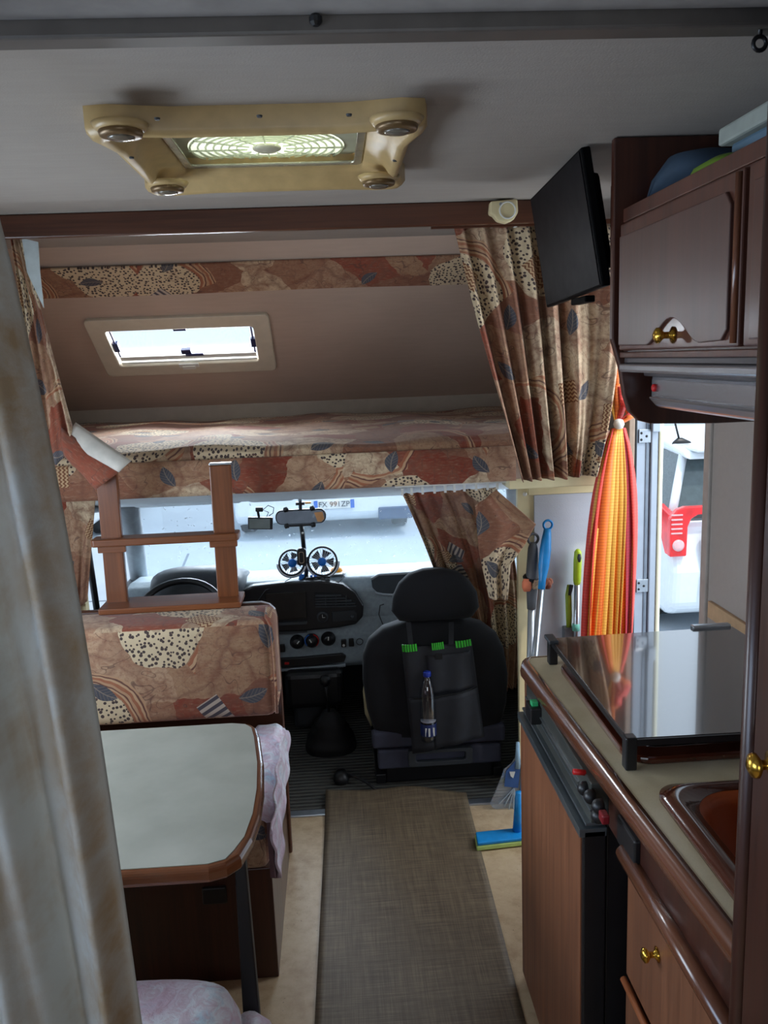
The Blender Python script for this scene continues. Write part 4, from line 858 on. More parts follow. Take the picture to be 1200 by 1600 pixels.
cushion('', '', -1.12, -.222, 2.46, 2.672, .605, .920, FAB2, .035).build('cover', FAB2, bc, True)
ppts = [(-.227,2.463+.001,.62),(-.224,2.461,.70),(-.224,2.461,.86),(-.228,2.466,.905),(-.245,2.50,.921),(-.25,2.60,.922)]
MB().tube(ppts, .005, 8).build('piping', FAB2, bc, True)
sc2 = thing('seat_cushion', 'autumn-print seat cushion beyond the dinette table', 'cushion', (-.65,2.3,.34), 'dinette cushions')
cushion('', '', -1.12, -.235, 2.06, 2.50, .342, .50, FAB2, .03).build('cover', FAB2, sc2, True)
# pastel covers draped over the seat's aisle edge
def drape(outer_off, ya, yb_, zb_near, zb_far, seed, xt=-.30):
    r_ = random.Random(seed); ph = [r_.uniform(0,6) for _ in range(4)]
    def fn(u, v):
        y = ya+(yb_-ya)*u
        zb = zb_near+(zb_far-zb_near)*u
        path = [Vector((xt,y,.512)),Vector((-.245,y,.514)),Vector((-.225-.0+outer_off*.6,y,.498)),Vector((-.222+outer_off,y,.46)),Vector((-.222+outer_off*1.3,y,(.46+zb)/2)),Vector((-.222+outer_off*1.2,y,zb))]
        p = clerp(path, v); p.x += .006*math.sin(u*21+ph[0]+v*3)*v+.004*math.sin(u*47+ph[1]+v*9); p.z += .004*math.sin(u*33+ph[2])*v+.003*math.sin(u*60+v*14); return p
    return MB().grid(fn, 70, 26)
dr = thing('pastel_seat_cover', 'crumpled pastel pink and blue cover draped over the far seat edge', 'seat cover', (-.23,2.3,.33))
drape(.006, 2.03, 2.62, .42, .40, 1, -.31).build('cover', PASTEL, dr, True, solid=.005)
m = MB()
def tail(u, v):
    top = P(441,1138,x=-.205).lerp(P(424,1300,x=-.205), u); top2 = P(452,1142,x=-.198).lerp(P(452,1255,x=-.198), min(1,u*1.1))
    bot = P(452,1145,x=-.195).lerp(P(438,1372,x=-.20), u); p = top.lerp(bot, v); p.x += .004*math.sin(u*25)+.003*math.sin(v*12+u*9); return p
MB().grid(tail, 50, 12).build('loose_flap', PASTEL, dr, True, solid=.006)
m = MB(); a = [P(424,1300,x=-.212),P(432,1290,x=-.205),P(438,1372,x=-.205),P(431,1370,x=-.212)]
quadprism([P(424,1285,x=-.208),P(436,1285,x=-.206),P(437,1372,x=-.206),P(430,1371,x=-.21)], (-1,0,0), .012).build('dark_lining', plain('dark_mauve_lining',(96,70,76),.8), dr)  # dark mauve strip beside the loose flap
# near bench cushion bottom left
nc = thing('near_seat_cushion', 'pastel covered seat end at the bottom left before the table', 'seat cover', (-.5,1.3,.30))
MB().loft([(.264,-.66,1.355,.40,.15),(.34,-.66,1.36,.42,.17),(.43,-.66,1.365,.42,.172),(.475,-.66,1.365,.405,.155),(.493,-.66,1.365,.36,.13),(.496,-.66,1.365,.2,.05)], n=60, pw=5).build('cover', PASTEL, nc, True)
q = P(408,1592,z=.30); MB().loft([(.24,q.x-.02,q.y-.06,.04,.06),(.30,q.x-.015,q.y-.05,.045,.06),(.34,q.x-.02,q.y-.06,.025,.04)], n=16, pw=2.4).build('ruffle', PASTEL, nc, True)
MB().box(-1.06,-.27,1.20,1.44,0,.262).build('bench_box', WOODD, nc)
# table
tb = thing('dinette_table', 'pale laminate dinette table with rounded brown wooden edge', 'table', (-.6,1.8,0))
out = [(-1.13,1.474),(-.34,1.466),(-.285,1.466),(-.252,1.478),(-.227,1.505),(-.211,1.567),(-.202,1.654),(-.203,1.763),(-.213,1.887),(-.234,2.03),(-.246,2.085),(-.264,2.113),(-.30,2.124),(-1.13,2.128)]
TZ = .75
inn = []
cxm_, cym_ = -.65, 1.8
for (x, y) in out: inn.append((x-.016 if x > -.5 and x < -.2 and y > 1.5 else x-.004 if x > -1 else x, y+(.014 if y < 1.52 else -.006 if y > 2.1 else 0)))
MB().prism(inn, TZ-.02, TZ+.0005).build('top', TTOP, tb)
MB().prism(out, TZ-.036, TZ-.001).build('edge', TRIMX, tb, bev=.012, seg=4)
q1_, q2_ = P(374,1375,y=1.62), P(399,1375,y=1.62)
lg = MB(); A = [P(372,1372,y=1.60),P(384,1372,y=1.60)]; L4 = [P(367,1372,y=1.585),P(386,1372,y=1.585),P(403,1560,y=1.585),P(378,1560,y=1.585)]
for a_, b_ in ((0,3),(1,2)):
    d_ = L4[b_]-L4[a_]; L4[b_] = L4[a_]+d_*(L4[a_].z/(-d_.z)); L4[a_] = L4[a_]-d_*((.712-L4[a_].z)/d_.z*-1)
lg.add([v.copy() for v in L4]+[v+Vector((0,.025,0)) for v in L4], [(0,1,2,3),(7,6,5,4),(0,4,5,1),(1,5,6,2),(2,6,7,3),(3,7,4,0)])
lg.build('leg', BLACKP, tb, bev=.003); 
# runner
def rn(u, v):
    L = [Vector((-.155,1.15,.003)),Vector((-.13,1.905,.003)),Vector((-.112,2.80,.003)),Vector((-.110,3.075,.012))]; R = [Vector((.395,1.15,.003)),Vector((.413,1.85,.003)),Vector((.436,2.75,.003)),Vector((.44,2.98,.012))]
    p = clerp(L, v).lerp(clerp(R, v), u); p.z += .026*math.exp(-((u-.62)/.22)**2)*max(0,(v-.86)/.14)**1.5+.0015*math.sin(u*5+v*8); return p
tag(MB().grid(rn, 24, 60).build('floor_runner', RUNNER, None, True, solid=.005), 'long brown woven runner mat down the beige aisle floor', 'rug')

# ================================================================== KITCHEN
CZ = .93; FX = .44
def cx(y): return .437+(2.02-y)*.045   # front edge of the worktop flares towards the camera
kt = thing('worktop', 'long beige kitchen worktop with rounded brown wooden edge', 'worktop', (.75,1.5,.89))
hob = (.55,1.44,1.02,1.92); snk = (.60,.90,.98,1.27)
fr_pts = [(cx(.86)+.018,.86),(cx(1.99)+.018,1.985),(cx(2.02)+.032,2.006),(cx(2.02)+.06,2.012),(XR,2.012),(XR,.86)]
m = MB(); zc0, zc1 = CZ-.03, CZ
# worktop surface around the cut-outs, in strips
def strip(x0,x1,y0,y1): m.box(x0,x1,y0,y1,zc0,zc1)
m = MB(); nseg = [.86,.92,1.255,1.46,1.90]
m.prism([(cx(.86)+.018,.86),(cx(2.0)+.018,1.985),(cx(2.02)+.035,2.012),(.555,2.012),(.555,.86)], zc0, zc1)
m.box(.555,XR,.86,.92,zc0,zc1); m.box(.555,XR,1.30,1.46,zc0,zc1); m.box(.555,XR,1.90,2.012,zc0,zc1); m.box(.97,XR,.92,1.30,zc0,zc1); m.box(1.0,XR,1.46,1.90,zc0,zc1)
m.build('surface', WTOP, kt)
m = MB(); n_ = 14; path = [(cx(.86),.86)]+[(cx(2.0),1.975),(cx(2.02)+.012,2.008),(cx(2.02)+.035,2.022),(.70,2.026)]
vs = []; ct = [(.020,.001),(.008,-.001),(.0,-.010),(-.002,-.022),(.0,-.036),(.010,-.046),(.020,-.046)]
def offs(i): 
    p0 = Vector((*path[max(i-1,0)],0)); p1 = Vector((*path[min(i+1,len(path)-1)],0)); d = (p1-p0).normalized(); return Vector((d.y,-d.x,0))
for i, p in enumerate(path):
    nn = offs(i)
    for a, b_ in ct: vs.append(Vector((p[0],p[1],CZ+b_))+nn*(a))
k = len(ct); fs = [(i*k+j,i*k+j+1,(i+1)*k+j+1,(i+1)*k+j) for i in range(len(path)-1) for j in range(k-1)]+[(i*k+k-1,i*k,(i+1)*k,(i+1)*k+k-1) for i in range(len(path)-1)]
m.add(vs, fs); m.build('edge_moulding', WOODY, kt, True)
# base carcass + fridge
kb = thing('kitchen_base_cabinet', 'dark wooden kitchen base cabinet with drawer beside the fridge', 'cabinet', (.8,1.4,0))
bx('carcass', WOODD, kb, .535, XR, .86, 1.43, .0, .70, bev=.002)
bx('end_panel', WOODM, kb, .455, XR, 1.996, 2.012, 0, CZ-.031, bev=.002)
bx('front_rail', WOODD, kb, .485, .535, .86, 1.435, .80, CZ-.031, bev=.002)
dr_ = bx('drawer', WOODM, kb, .488, .535, .87, 1.335, .56, .795, bev=.003)
mm = MB().tube([(.478,.87,.815),(.478,1.325,.815)], .016, 12); mm.build('drawer_moulding', WOODY, kb, True)
q = P(1018,1492,x=.478); kn = MB().lathe([(.011,0),(.013,.002),(.005,.006),(.005,.014),(.012,.020),(.012,.024),(.006,.028)], (.489,q.y,q.z), (-1,0,0), 18).build('knob', BRASS, dr_, True)
mm = MB().tube([(.484,.87,.548),(.484,1.335,.548)], .007, 8); mm.build('gap_moulding', plain('orange_wood_edge',(160,92,54),.35), kb, True)
bx('door', WOODM, kb, .488, .535, .87, 1.335, .04, .54, bev=.003)
q = P(980,1310,x=.478); bx('latch', BLACKP, kb, .474, .488, q.y-.045, q.y+.045, q.z-.032, q.z+.022, bev=.004)
# fridge
fg = thing('refrigerator', 'built-in refrigerator with wood-panelled door and black control strip', 'refrigerator', (.7,1.7,0))
bx('housing', BLACKP, fg, .488, XR-.02, 1.45, 1.99, .0, CZ-.05, bev=.002)
dd = bx('door', BLACKP, fg, FX, .485, 1.444, 1.992, .03, .785, bev=.003)
bx('door_panel', wood('lit_fridge_door_walnut', (104,60,38), (162,104,70), 'z', .4, .15), dd, FX-.003, FX+.004, 1.456, 1.982, .04, .772, bev=.001)  # brighter walnut copy; light from the left is put into its colour
for nm, z0_, z1_, x_ in (('handle_rail', .772,.790,FX-.008),('handle_rail', .796,.802,FX+.004),('handle_rail',.826,.831,FX+.012)):
    bx(nm, plain('grey_metal_strip',(104,112,116),.3,.6), dd, x_, .486, 1.444, 1.992, z0_, z1_, bev=.001)
cpn = bx('control_panel', plain('dark_olive_panel',(64,66,62),.35), fg, FX+.014, .489, 1.444, 1.985, .80, CZ-.046, bev=.002)
for px, py in ((922,1245),(935,1260),(912,1232),(934,1275)):
    q = P(px, py, x=FX+.008); k_ = MB().lathe([(.014,0),(.014,.010),(.011,.016),(.004,.02)], (FX+.016,q.y,q.z), (-1,0,0), 16).build('knob', BLACKP, cpn, True)
q = P(905,1208,x=FX+.004); MB().tube([(FX+.016,q.y,q.z),(FX-.008,q.y,q.z+.004)], .006, 8).build('igniter_button', REDD, cpn, True)
q = P(943,1276,x=FX+.006); bx('red_switch', plain('dark_red_plastic',(120,20,30),.35), cpn, FX, FX+.014, q.y-.012, q.y+.012, q.z-.01, q.z+.008)
q = P(838,1112,x=FX+.006); bx('catch', BLACKP, cpn, FX-.012, FX+.02, q.y-.02, q.y+.035, q.z-.025, q.z+.016, bev=.003)
q = P(833,1098,x=FX); bx('green_lamp', plain('green_lens',(60,190,120),.3), cpn, FX-.006, FX+.01, q.y-.012, q.y+.008, q.z-.006, q.z+.006, bev=.002)
bx('panel_line', ALU, cpn, FX+.009, FX+.016, 1.52, 1.96, .846, .848, bev=0)
# hob
hb = thing('gas_hob', 'brown enamel hob with raised smoked black glass lid', 'hob', (.75,1.67,.93))
ho = rrect(.515,1.03,1.412,1.925,.05,6); hi_ = rrect(.555,.99,1.455,1.885,.035,6)
m = MB(); ring_prism(m, ho, hi_, CZ+.001, CZ+.018); m.build('rim', BROWNE, hb, bev=.006, seg=3)
m = MB(); m.prism(rrect(.545,1.0,1.445,1.895,.04,6), CZ-.028, CZ-.018); m.build('pan', BROWNE, hb)
for c_ in ((.68,1.58),(.86,1.76),(.68,1.78),(.87,1.57)):
    bb = MB().lathe([(.045,0),(.045,.008),(.03,.012),(.03,.018),(.006,.022)], (c_[0],c_[1],CZ-.018), n=20).build('burner', BLACKP, hb, True)
m = MB()
for i in range(5): m.tube([(.57+.10*i,1.47,CZ+.012),(.57+.10*i,1.875,CZ+.012)], .003, 6)
for j in range(2): m.tube([(.56,1.55+.22*j,CZ+.012),(.985,1.55+.22*j,CZ+.012)], .003, 6)
m.build('pan_support', BLACKP, hb, True)
GZ = .992
g0, g1, g2 = P(862,1000,z=GZ), P(980,1152,z=GZ), P(1028,987,z=GZ)
MB().prism([(g1.x,1.405),(1.00,1.395),(.985,1.978),(g0.x,1.968)], GZ-.007, GZ).build('glass_lid', SMOKE, hb, bev=.001)
MB().prism([(g1.x-.003,1.402),(g0.x-.003,1.971),(g0.x+.004,1.971),(g1.x+.004,1.402)], GZ-.012, GZ-.001).build('lid_seal', BLACKP, hb)
MB().prism([(g1.x,1.400),(1.0,1.390),(1.0,1.397),(g1.x,1.407)], GZ-.014, GZ-.001).build('lid_seal', BLACKP, hb)
for (x_, y_) in ((g1.x,1.41),(g0.x-.003,1.955)):
    h_ = MB().box(x_-.006,x_+.016,y_-.012,y_+.012,CZ+.0,GZ+.003).build('lid_clip', BLACKP, hb, bev=.003)
MB().box(g0.x-.012,g0.x+.012,1.93,1.985,GZ-.004,GZ+.006).build('lid_bracket', DGREY, hb, bev=.003)
for x_ in (.93,): MB().box(x_-.05,x_+.05,1.972,1.992,GZ-.012,GZ+.008).build('lid_hinge', ALU, hb, bev=.004)
# sink
sk = thing('kitchen_sink', 'orange-brown enamel sink set into the worktop', 'sink', (.78,1.1,.8))
so_ = [(.527,.90),(.527,1.285)]+[(.535+.0,1.305),(.552,1.322),(.575,1.329)]+[(.98,1.329),(.98,.90)]
def srr(x0,x1,y0,y1,r): return rrect(x0,x1,y0,y1,r,8)
r0 = srr(.527,1.0,.89,1.328,.045); r1 = srr(.545,.982,.908,1.312,.05); r2 = srr(.568,.962,.93,1.292,.08); r3 = srr(.578,.952,.94,1.282,.08); r4 = srr(.60,.93,.96,1.26,.07)
vs = []
for r_, z_ in ((r0,CZ+.001),(r0,CZ+.008),(r1,CZ+.015),(r2,CZ+.010),(r3,CZ-.008),(r4,CZ-.125)):
    vs += [(x,y,z_) for x,y in r_]
nn_ = len(r0); fs = [(i*nn_+j,i*nn_+(j+1)%nn_,(i+1)*nn_+(j+1)%nn_,(i+1)*nn_+j) for i in range(3) for j in range(nn_)]
MB().add(vs[:4*nn_], fs).build('rim', BROWNE, sk, True, solid=.003)
fs = [(i*nn_+j,i*nn_+(j+1)%nn_,(i+1)*nn_+(j+1)%nn_,(i+1)*nn_+j) for i in range(2) for j in range(nn_)]+[[2*nn_+j for j in range(nn_)]]
MB().add(vs[3*nn_:], fs).build('basin', plain('orange_brown_enamel',(170,78,34),.42,spec=.25,var=.05), sk, True, solid=.003)
MB().lathe([(.035,0),(.035,.003),(.02,.002)], (.78,1.1,CZ-.133), n=20).build('drain', ALU, sk, True)
# wall strip behind the worktop and light panel beside the door
struct(bx('trim_7', plain('beige_backsplash',(190,160,124),.5), None, XR-.012, XR, .86, 2.3, CZ-.02, CZ+.03, bev=.002), 'beige strip where worktop meets the wall')
# wardrobe nearest the camera
wd = thing('wardrobe', 'tall dark wooden wardrobe edge with brass knob at the right edge of the photo', 'wardrobe', (.7,.3,0))
MB().box(.435,XR-.004,-.3,.80,0,ZL-.002).build('carcass', WOODD, wd, bev=.002)
MB().tube([(.432,.812,0),(.432,.812,ZL-.002)], .012, 12).build('corner_post', WOODD, wd, True)
dd2 = MB().box(.418,.435,.20,.785,.08,2.08).build('door', WOODD, wd, bev=.004)
q = P(1196,1195,x=.41); MB().lathe([(.012,0),(.014,.002),(.005,.006),(.005,.012),(.013,.018),(.012,.022),(.005,.026)], (.418,q.y,q.z), (-1,0,0), 16).build('knob', BRASS, dd2, True)
# overhead cabinet
WOODD2 = wood('satin_dark_walnut', (62,33,24), (94,54,40), 'z', .35, .3)
OX = .62; oh = thing('overhead_cabinet', 'dark walnut overhead cabinet with arched brass-knobbed door and open top shelf', 'cabinet', (.85,1.3,1.68))
bx('carcass', WOODD, oh, OX+.004, XR, .83, 1.785, 1.69, 1.965, bev=.002)
pts = [(.60,ZL-.002),(.60,1.72),(.618,1.66),(.628,1.60),(.64,1.565),(.662,1.543),(.69,1.535),(.83,1.530),(XR,1.53),(XR,ZL-.002)]
MB().prism(pts, 1.786, 1.806, 'y').build('end_panel', WOODD, oh, bev=.003)
bx('front_rail', WOODD2, oh, OX, OX+.02, .83, 1.785, 1.957, 1.985, bev=.002)
bx('front_rail', WOODD2, oh, OX-.004, OX+.02, .83, 1.785, 1.680, 1.692, bev=.002)
y0_, y1_ = 1.243, 1.772; zb_, zt_ = 1.696, 1.952
dv = MB().box(OX-.010, OX+.004, y0_, y1_, zb_, zt_).build('door', WOODD2, oh, bev=.003)
# raised field with arch notch at the bottom
yk_ = P(1052,525,x=.61).y; arch = []
for i in range(15):
    t_ = i/14; arch.append((yk_+.115-.23*t_, zb_+.008+.046*math.sin(PI*t_)**1.6))
fld = [(y1_-.012,zb_+.010)]+arch+[(y0_+.045,zb_+.010),(y0_+.028,zb_+.026),(y0_+.028,zt_-.045),(y0_+.045,zt_-.026),(y1_-.012,zt_-.026)]
MB().prism(fld, OX-.016, OX-.009, 'x').build('raised_field', plain('satin_walnut_veneer',(84,52,44),.28,coat=.5) if False else wood('satin_walnut_veneer',(58,30,22),(84,48,38),'z',.38,.75), dv, bev=.002)
MB().lathe([(.013,0),(.015,.002),(.006,.006),(.006,.018),(.014,.026),(.014,.031),(.006,.036)], (OX-.010,yk_,zb_+.024), (-1,0,0), 20).build('knob', BRASS, dv, True)
MB().tube([(OX-.012,y0_+.010,zb_+.005),(OX-.012,y0_+.010,zt_-.005)], .006, 8).build('frame_bead', WOODY, dv, True)
dv2 = MB().box(OX-.010, OX+.004, .84, 1.228, zb_, zt_).build('door', WOODD2, oh, bev=.003)
MB().prism([(y-.0,z) for y,z in ((1.20,zb_+.01),(.86,zb_+.01),(.86,zt_-.026),(1.20,zt_-.026))], OX-.016, OX-.009, 'x').build('raised_field', wood('satin_walnut_veneer_two',(64,34,26),(92,54,42),'z',.33,.5), dv2, bev=.002)
# hood
hd_ = thing('cooker_hood', 'slim metallic cooker hood beneath the overhead cabinet', 'cooker hood', (.85,1.5,1.57))
HM = plain('satin_hood_metal', (176,176,180), .25, .8, var=.02, scale=3)
bx('body', HM, hd_, .665, 1.05, 1.20, 1.735, 1.585, 1.645, bev=.012, seg=3)
bx('fascia', plain('dark_hood_fascia',(72,66,66),.4), hd_, OX+.006, 1.06, .90, 1.784, 1.668, 1.680, bev=.002)
bx('pull_lip', HM, hd_, OX-.006, .66, .90, 1.784, 1.650, 1.668, bev=.005, seg=3)
MB().prism([(.645,1.600),(.665,1.578),(.70,1.572),(1.0,1.572),(1.0,1.60)], 1.0, 1.70, 'y').build('lower_tray', HM, hd_, bev=.008, seg=3)
bx('back_box', plain('dark_hood_fascia',(72,66,66),.4), hd_, .66, 1.07, .90, 1.76, 1.640, 1.668, bev=.003)
q = P(1021,606,x=.66); MB().lathe([(.008,0),(.008,.006),(.005,.008)], (.665,q.y,q.z), (-1,0,0), 14).build('switch_button', REDD, hd_, True)
# stored items on the shelf above the door
zs = 1.966
q = P(1078,262,x=.76)
bg_ = MB(); bg_.loft([(zs,q.x,q.y,.10,min(.17,1.775-q.y)),(zs+.03,q.x,q.y-.02,.10,min(.155,1.775-q.y)),(zs+.07,q.x,q.y-.05,.09,.10),(zs+.105,q.x,q.y-.07,.07,.06),(zs+.112,q.x,q.y-.075,.03,.03)], n=20, pw=2.3)
tag(bg_.build('folded_bag', plain('slate_blue_cloth',(48,66,84),.8), None, True), 'slate-blue slumped cloth bag on the overhead shelf', 'bag')
q = P(1140,240,x=.70); bg_ = MB(); bg_.loft([(zs,q.x,q.y,.05,.07),(zs+.02,q.x,q.y,.06,.085),(zs+.04,q.x,q.y,.05,.07),(zs+.05,q.x,q.y,.03,.04)], n=18, pw=3)
tag(bg_.build('folded_cloth', plain('dark_lime_cloth',(104,136,34),.8), None, True), 'dark lime folded cloth on the shelf below the white box', 'cloth')
q = P(1122,196,x=.70)
M_ = Matrix.Translation((.78,q.y-.10,zs+.052))
tag(MB().box(-.07,.09,-.14,.07,.0,.024,M_).build('blue_tray', plain('pale_blue_plastic',(90,116,134),.5), None, bev=.006), 'pale blue tray under the white box on the overhead shelf', 'tray')
tag(MB().box(-.08,.09,-.14,.10,.026,.056,M_).build('white_box', plain('dull_white_card',(150,156,148),.7), None, bev=.005), 'dull white box lying highest on the overhead shelf', 'box')
# television
TVB = plain('matt_black_tv_case',(5,5,6),.6,spec=.08)
tv = thing('television', 'small flat black television mounted beside the overhead cabinet', 'television', (.60,2.05,1.82))
a, b_, c_, d_ = P(828,311,y=2.31), P(907,230,y=1.84), P(941,448,y=1.84), P(854,481,y=2.31)
nv_ = (b_-a).cross(d_-a).normalized()
if nv_.x > 0: nv_ = -nv_
quadprism([a,b_,c_,d_], -nv_, .022).build('bezel', TVB, tv, bev=.004)
cc = (a+b_+c_+d_)/4; quadprism([cc+(p-cc)*.955+nv_*.0015 for p in (a,b_,c_,d_)], -nv_, .003).build('screen', plain('dark_lcd',(5,6,13),.45,spec=.1), tv)
quadprism([cc+(p-cc)*.72-nv_*.022 for p in (a,b_,c_,d_)], -nv_, .035).build('rear_housing', TVB, tv, bev=.01)
bx('wall_mount', TVB, tv, .64, .90, 1.806, 1.93, 1.88, 2.06, bev=.004)
bx('speaker_bar', TVB, tv, cc.x+.035, cc.x+.06, 2.0, 2.12, d_.z-.006, d_.z+.01, bev=.003)
# white bracket on the beam
bk = thing('beam_bracket', 'small white plastic holder at the right end of the ceiling beam', 'bracket', (.54,2.64,2.11))
q = P(787,330,y=2.63); MB().prism([(q.x-.042,q.z+.028),(q.x+.040,q.z+.032),(q.x+.042,q.z-.006),(q.x+.028,q.z-.028),(q.x+.005,q.z-.036),(q.x-.02,q.z-.030),(q.x-.034,q.z-.014),(q.x-.046,q.z-.008)], 2.615, 2.649, 'y').build('housing', CREAMP, bk, bev=.005)
MB().torus((q.x+.008,2.612,q.z+.0), .024, .0025, (0,-1,0), 20, 6).build('ring', WHITEP, bk, True); MB().lathe([(.005,0),(.005,.004)], (q.x-.012,2.615,q.z+.018), (0,-1,0), 10).build('screw', ALU, bk)

# ================================================================== ROOF LIGHT
rl_ = thing('roof_vent', 'square aged-cream roof vent with round clear fan dome and four corner spotlights', 'roof vent', (-.105,1.76,2.08))
cxr, cyr = -.107, 1.765
o1_ = rrect(cxr-.29, cxr+.285, 1.48, 2.03, .04, 4)
def wavy(hw, hy, dip, r): # outline with shallow recesses between round corners
    pts = []; n = 12
    for (sx, sy, ex, ey, nx, ny) in ((1,-1,1,1,-1,0),(1,1,-1,1,0,-1),(-1,1,-1,-1,1,0),(-1,-1,1,-1,0,1)):
        for i in range(n):
            t_ = i/n; w_ = dip*(1 if .22 < t_ < .78 else max(0, min((t_-.10)/.12, (.90-t_)/.12)))
            X = hw*(sx+(ex-sx)*t_)+nx*w_; Y_ = hy*(sy+(ey-sy)*t_)+ny*w_; f_ = 1-r*(abs(X/hw)**12*abs(Y_/hy)**12)
            pts.append((cxr+X*f_, cyr+Y_*f_))
    return pts
oo = wavy(.293,.272,.022,.03); ii_ = []
for (x, y) in oo:
    dx, dy_ = x-cxr, y-cyr; s_ = 1/max(abs(dx)/.195, abs(dy_)/(.205 if dy_ < 0 else .178), 1e-6); ii_.append((cxr+dx*s_, cyr+dy_*s_))
m = MB(); n_ = len(oo); z_ = [ZC, 2.10, 2.078, 2.078, 2.10, ZC]
def sc_l(L, k): return [(cxr+(x-cxr)*k, cyr+(y-cyr)*k) for x, y in L]
def mixl(A, B, t_): return [(a[0]*(1-t_)+b[0]*t_, a[1]*(1-t_)+b[1]*t_) for a, b in zip(A, B)]
lay = [(oo,ZL),(oo,2.094),(mixl(oo,ii_,.08),2.084),(mixl(oo,ii_,.2),2.080),(mixl(oo,ii_,.34),2.086),(mixl(oo,ii_,.5),2.104),(ii_,2.114),(sc_l(ii_,.985),2.16)]
vs = []
for L_, zz in lay: vs += [(x,y,zz) for x,y in L_]
m.add(vs, [(i*n_+j,i*n_+(j+1)%n_,(i+1)*n_+(j+1)%n_,(i+1)*n_+j) for i in range(len(lay)-1) for j in range(n_)]); m.build('frame', CREAM, rl_, True)
LAMPG = plain('dim_lamp_lens',(110,104,92),.15,coat=.5)
for (px, py) in ((189,211),(620,202),(262,298),(592,288)):
    q = P(px, py, z=2.072); sp = MB().lathe([(.034,0),(.036,-.004),(.034,-.010),(.026,-.012)], (q.x,q.y,2.080), n=24).build('spot_ring', plain('dull_bronze',(120,96,64),.35,.4), rl_, True)
    MB().lathe([(.024,0),(.018,-.004),(.004,-.006)], (q.x,q.y,2.069), n=20).build('lens', LAMPG, sp, True)
    MB().lathe([(.034,0),(.040,.003),(.046,.012)], (q.x,q.y,2.077), n=24).build('spot_base', CREAM, rl_, True)
def dome_mat():
    g = G('ribbed_clear_dome'); o = g.tc.outputs['Object']; s = g.sep(o)
    g.fin(srgb(206,210,196), .35); t_ = g.n.new('ShaderNodeBsdfTranslucent'); t_.inputs[0].default_value = srgb(226,228,214); mx = g.n.new('ShaderNodeMixShader'); mx.inputs[0].default_value = .7
    g.l.new(g.b.outputs[0], mx.inputs[1]); g.l.new(t_.outputs[0], mx.inputs[2]); g.l.new(mx.outputs[0], g.out.inputs[0]); return g.m
DOME = dome_mat()
m = MB(); ring_prism(m, [(p[0],p[1]) for p in rrect(cxr-.192,cxr+.192,cyr-.200,cyr+.178,.01,3)], rrect(cxr-.175,cxr+.175,cyr-.18,cyr+.16,.012,3), 2.120, 2.126); m.build('inner_frame', plain('chrome_trim',(170,166,150),.25,.5), rl_, bev=.002)
cdx = P(417,234,z=2.138).x; cdy = P(417,234,z=2.138).y; RD = (P(540,234,z=2.138).x-P(295,234,z=2.138).x)/2
m = MB(); N_ = 48; outr, inr = [], []
for i in range(N_):
    a_ = 2*PI*i/N_; c_, s_ = math.cos(a_), math.sin(a_); inr.append((cdx+RD*c_, cdy+RD*s_))
    k_ = min((.19-abs(cdx-cxr)*math.copysign(1,c_*(cdx-cxr)+1e-9))/max(abs(c_),1e-6), ((cyr+.176-cdy) if s_ > 0 else (cdy-cyr+.198))/max(abs(s_),1e-6)); outr.append((cdx+k_*c_, cdy+k_*s_))
ring_prism(m, outr, inr, 2.143, 2.147); m.build('dome_plate', plain('grey_green_dome_plate',(190,192,168),.35), rl_)
for i in range(7):
    m = MB(); r_ = RD-.004-.016*i; m.torus((cdx,cdy,2.140), r_, .0022, (0,0,1), 36, 6); m.build('fan_guard_ring', DOME, rl_, True)
m = MB().lathe([(.030,0),(.030,-.008),(.022,-.012)], (cdx,cdy,2.147), n=20); m.build('fan_hub', plain('pale_hub',(196,192,170),.4), rl_, True)
MB().lathe([(RD+.003,0),(RD+.003,.005)], (cdx,cdy,2.144), n=40).build('dome_disc', DOME, rl_, True)
for i in range(12):
    t_ = 2*PI*i/12; m = MB().tube([(cdx+.04*math.cos(t_),cdy+.04*math.sin(t_),2.139),(cdx+RD*math.cos(t_),cdy+RD*math.sin(t_),2.139)], .002, 5); m.build('fan_guard_spoke', DOME, rl_)
for (px, py) in ((245,178),(405,174),(545,172),(205,240),(617,245)):
    q = P(px, py, z=2.09)
    if px > 10: MB().lathe([(.005,0),(.004,-.003)], (q.x,q.y,2.084), n=10).build('screw', DGREY, rl_)

# ================================================================== CLEANING TOOLS
def tool(name, label, top, bot, hl, hr, mat, ring=None, tube=.011, cat='broom', foot=True, grp=None):
    t = thing(name, label, cat, bot, grp); d = (top-bot).normalized(); L = (top-bot).length
    MB().tube([bot, top-d*hl*.5], tube, 12).build('shaft', ALU, t, True)
    h0 = top-d*hl
    MB().tube([h0, h0+d*hl*.15, h0+d*hl*.5, h0+d*hl*.85, h0+d*hl*.93], [hr*.8,hr*.9,hr*1.15,hr*.9,hr*.6], 14).build('grip', mat, t, True)
    if ring: MB().torus(top-d*.005, ring, ring*.26, (0.05,-1,0), 24, 8).build('hanging_ring', mat, t, True)
    return t
GREYH = plain('grey_grip_plastic',(92,94,98),.5); BLUEH = plain('bright_blue_plastic',(24,140,210),.4); LIME = plain('lime_green_plastic',(176,204,40),.45)
ty = 2.93
g_t = tool('broom', 'broom with grey grip and ring, leftmost of the handles clipped to the wall', P(833,840,y=ty), P(818,1460,y=ty), .27, .020, GREYH, .019, .0135)
bshr = P(818,1460,y=ty); MB().box(bshr.x-.10,bshr.x+.10,ty-.03,ty+.02,bshr.z-.03,bshr.z+.02).build('broom_head', GREYH, g_t, bev=.01)
b_t = thing('flat_mop', 'mop with bright blue grip and blue flat head on lime sponge', 'mop', (.50,2.66,0))
tp, bt_ = P(856,820,y=ty), Vector((.575,2.665,.05))
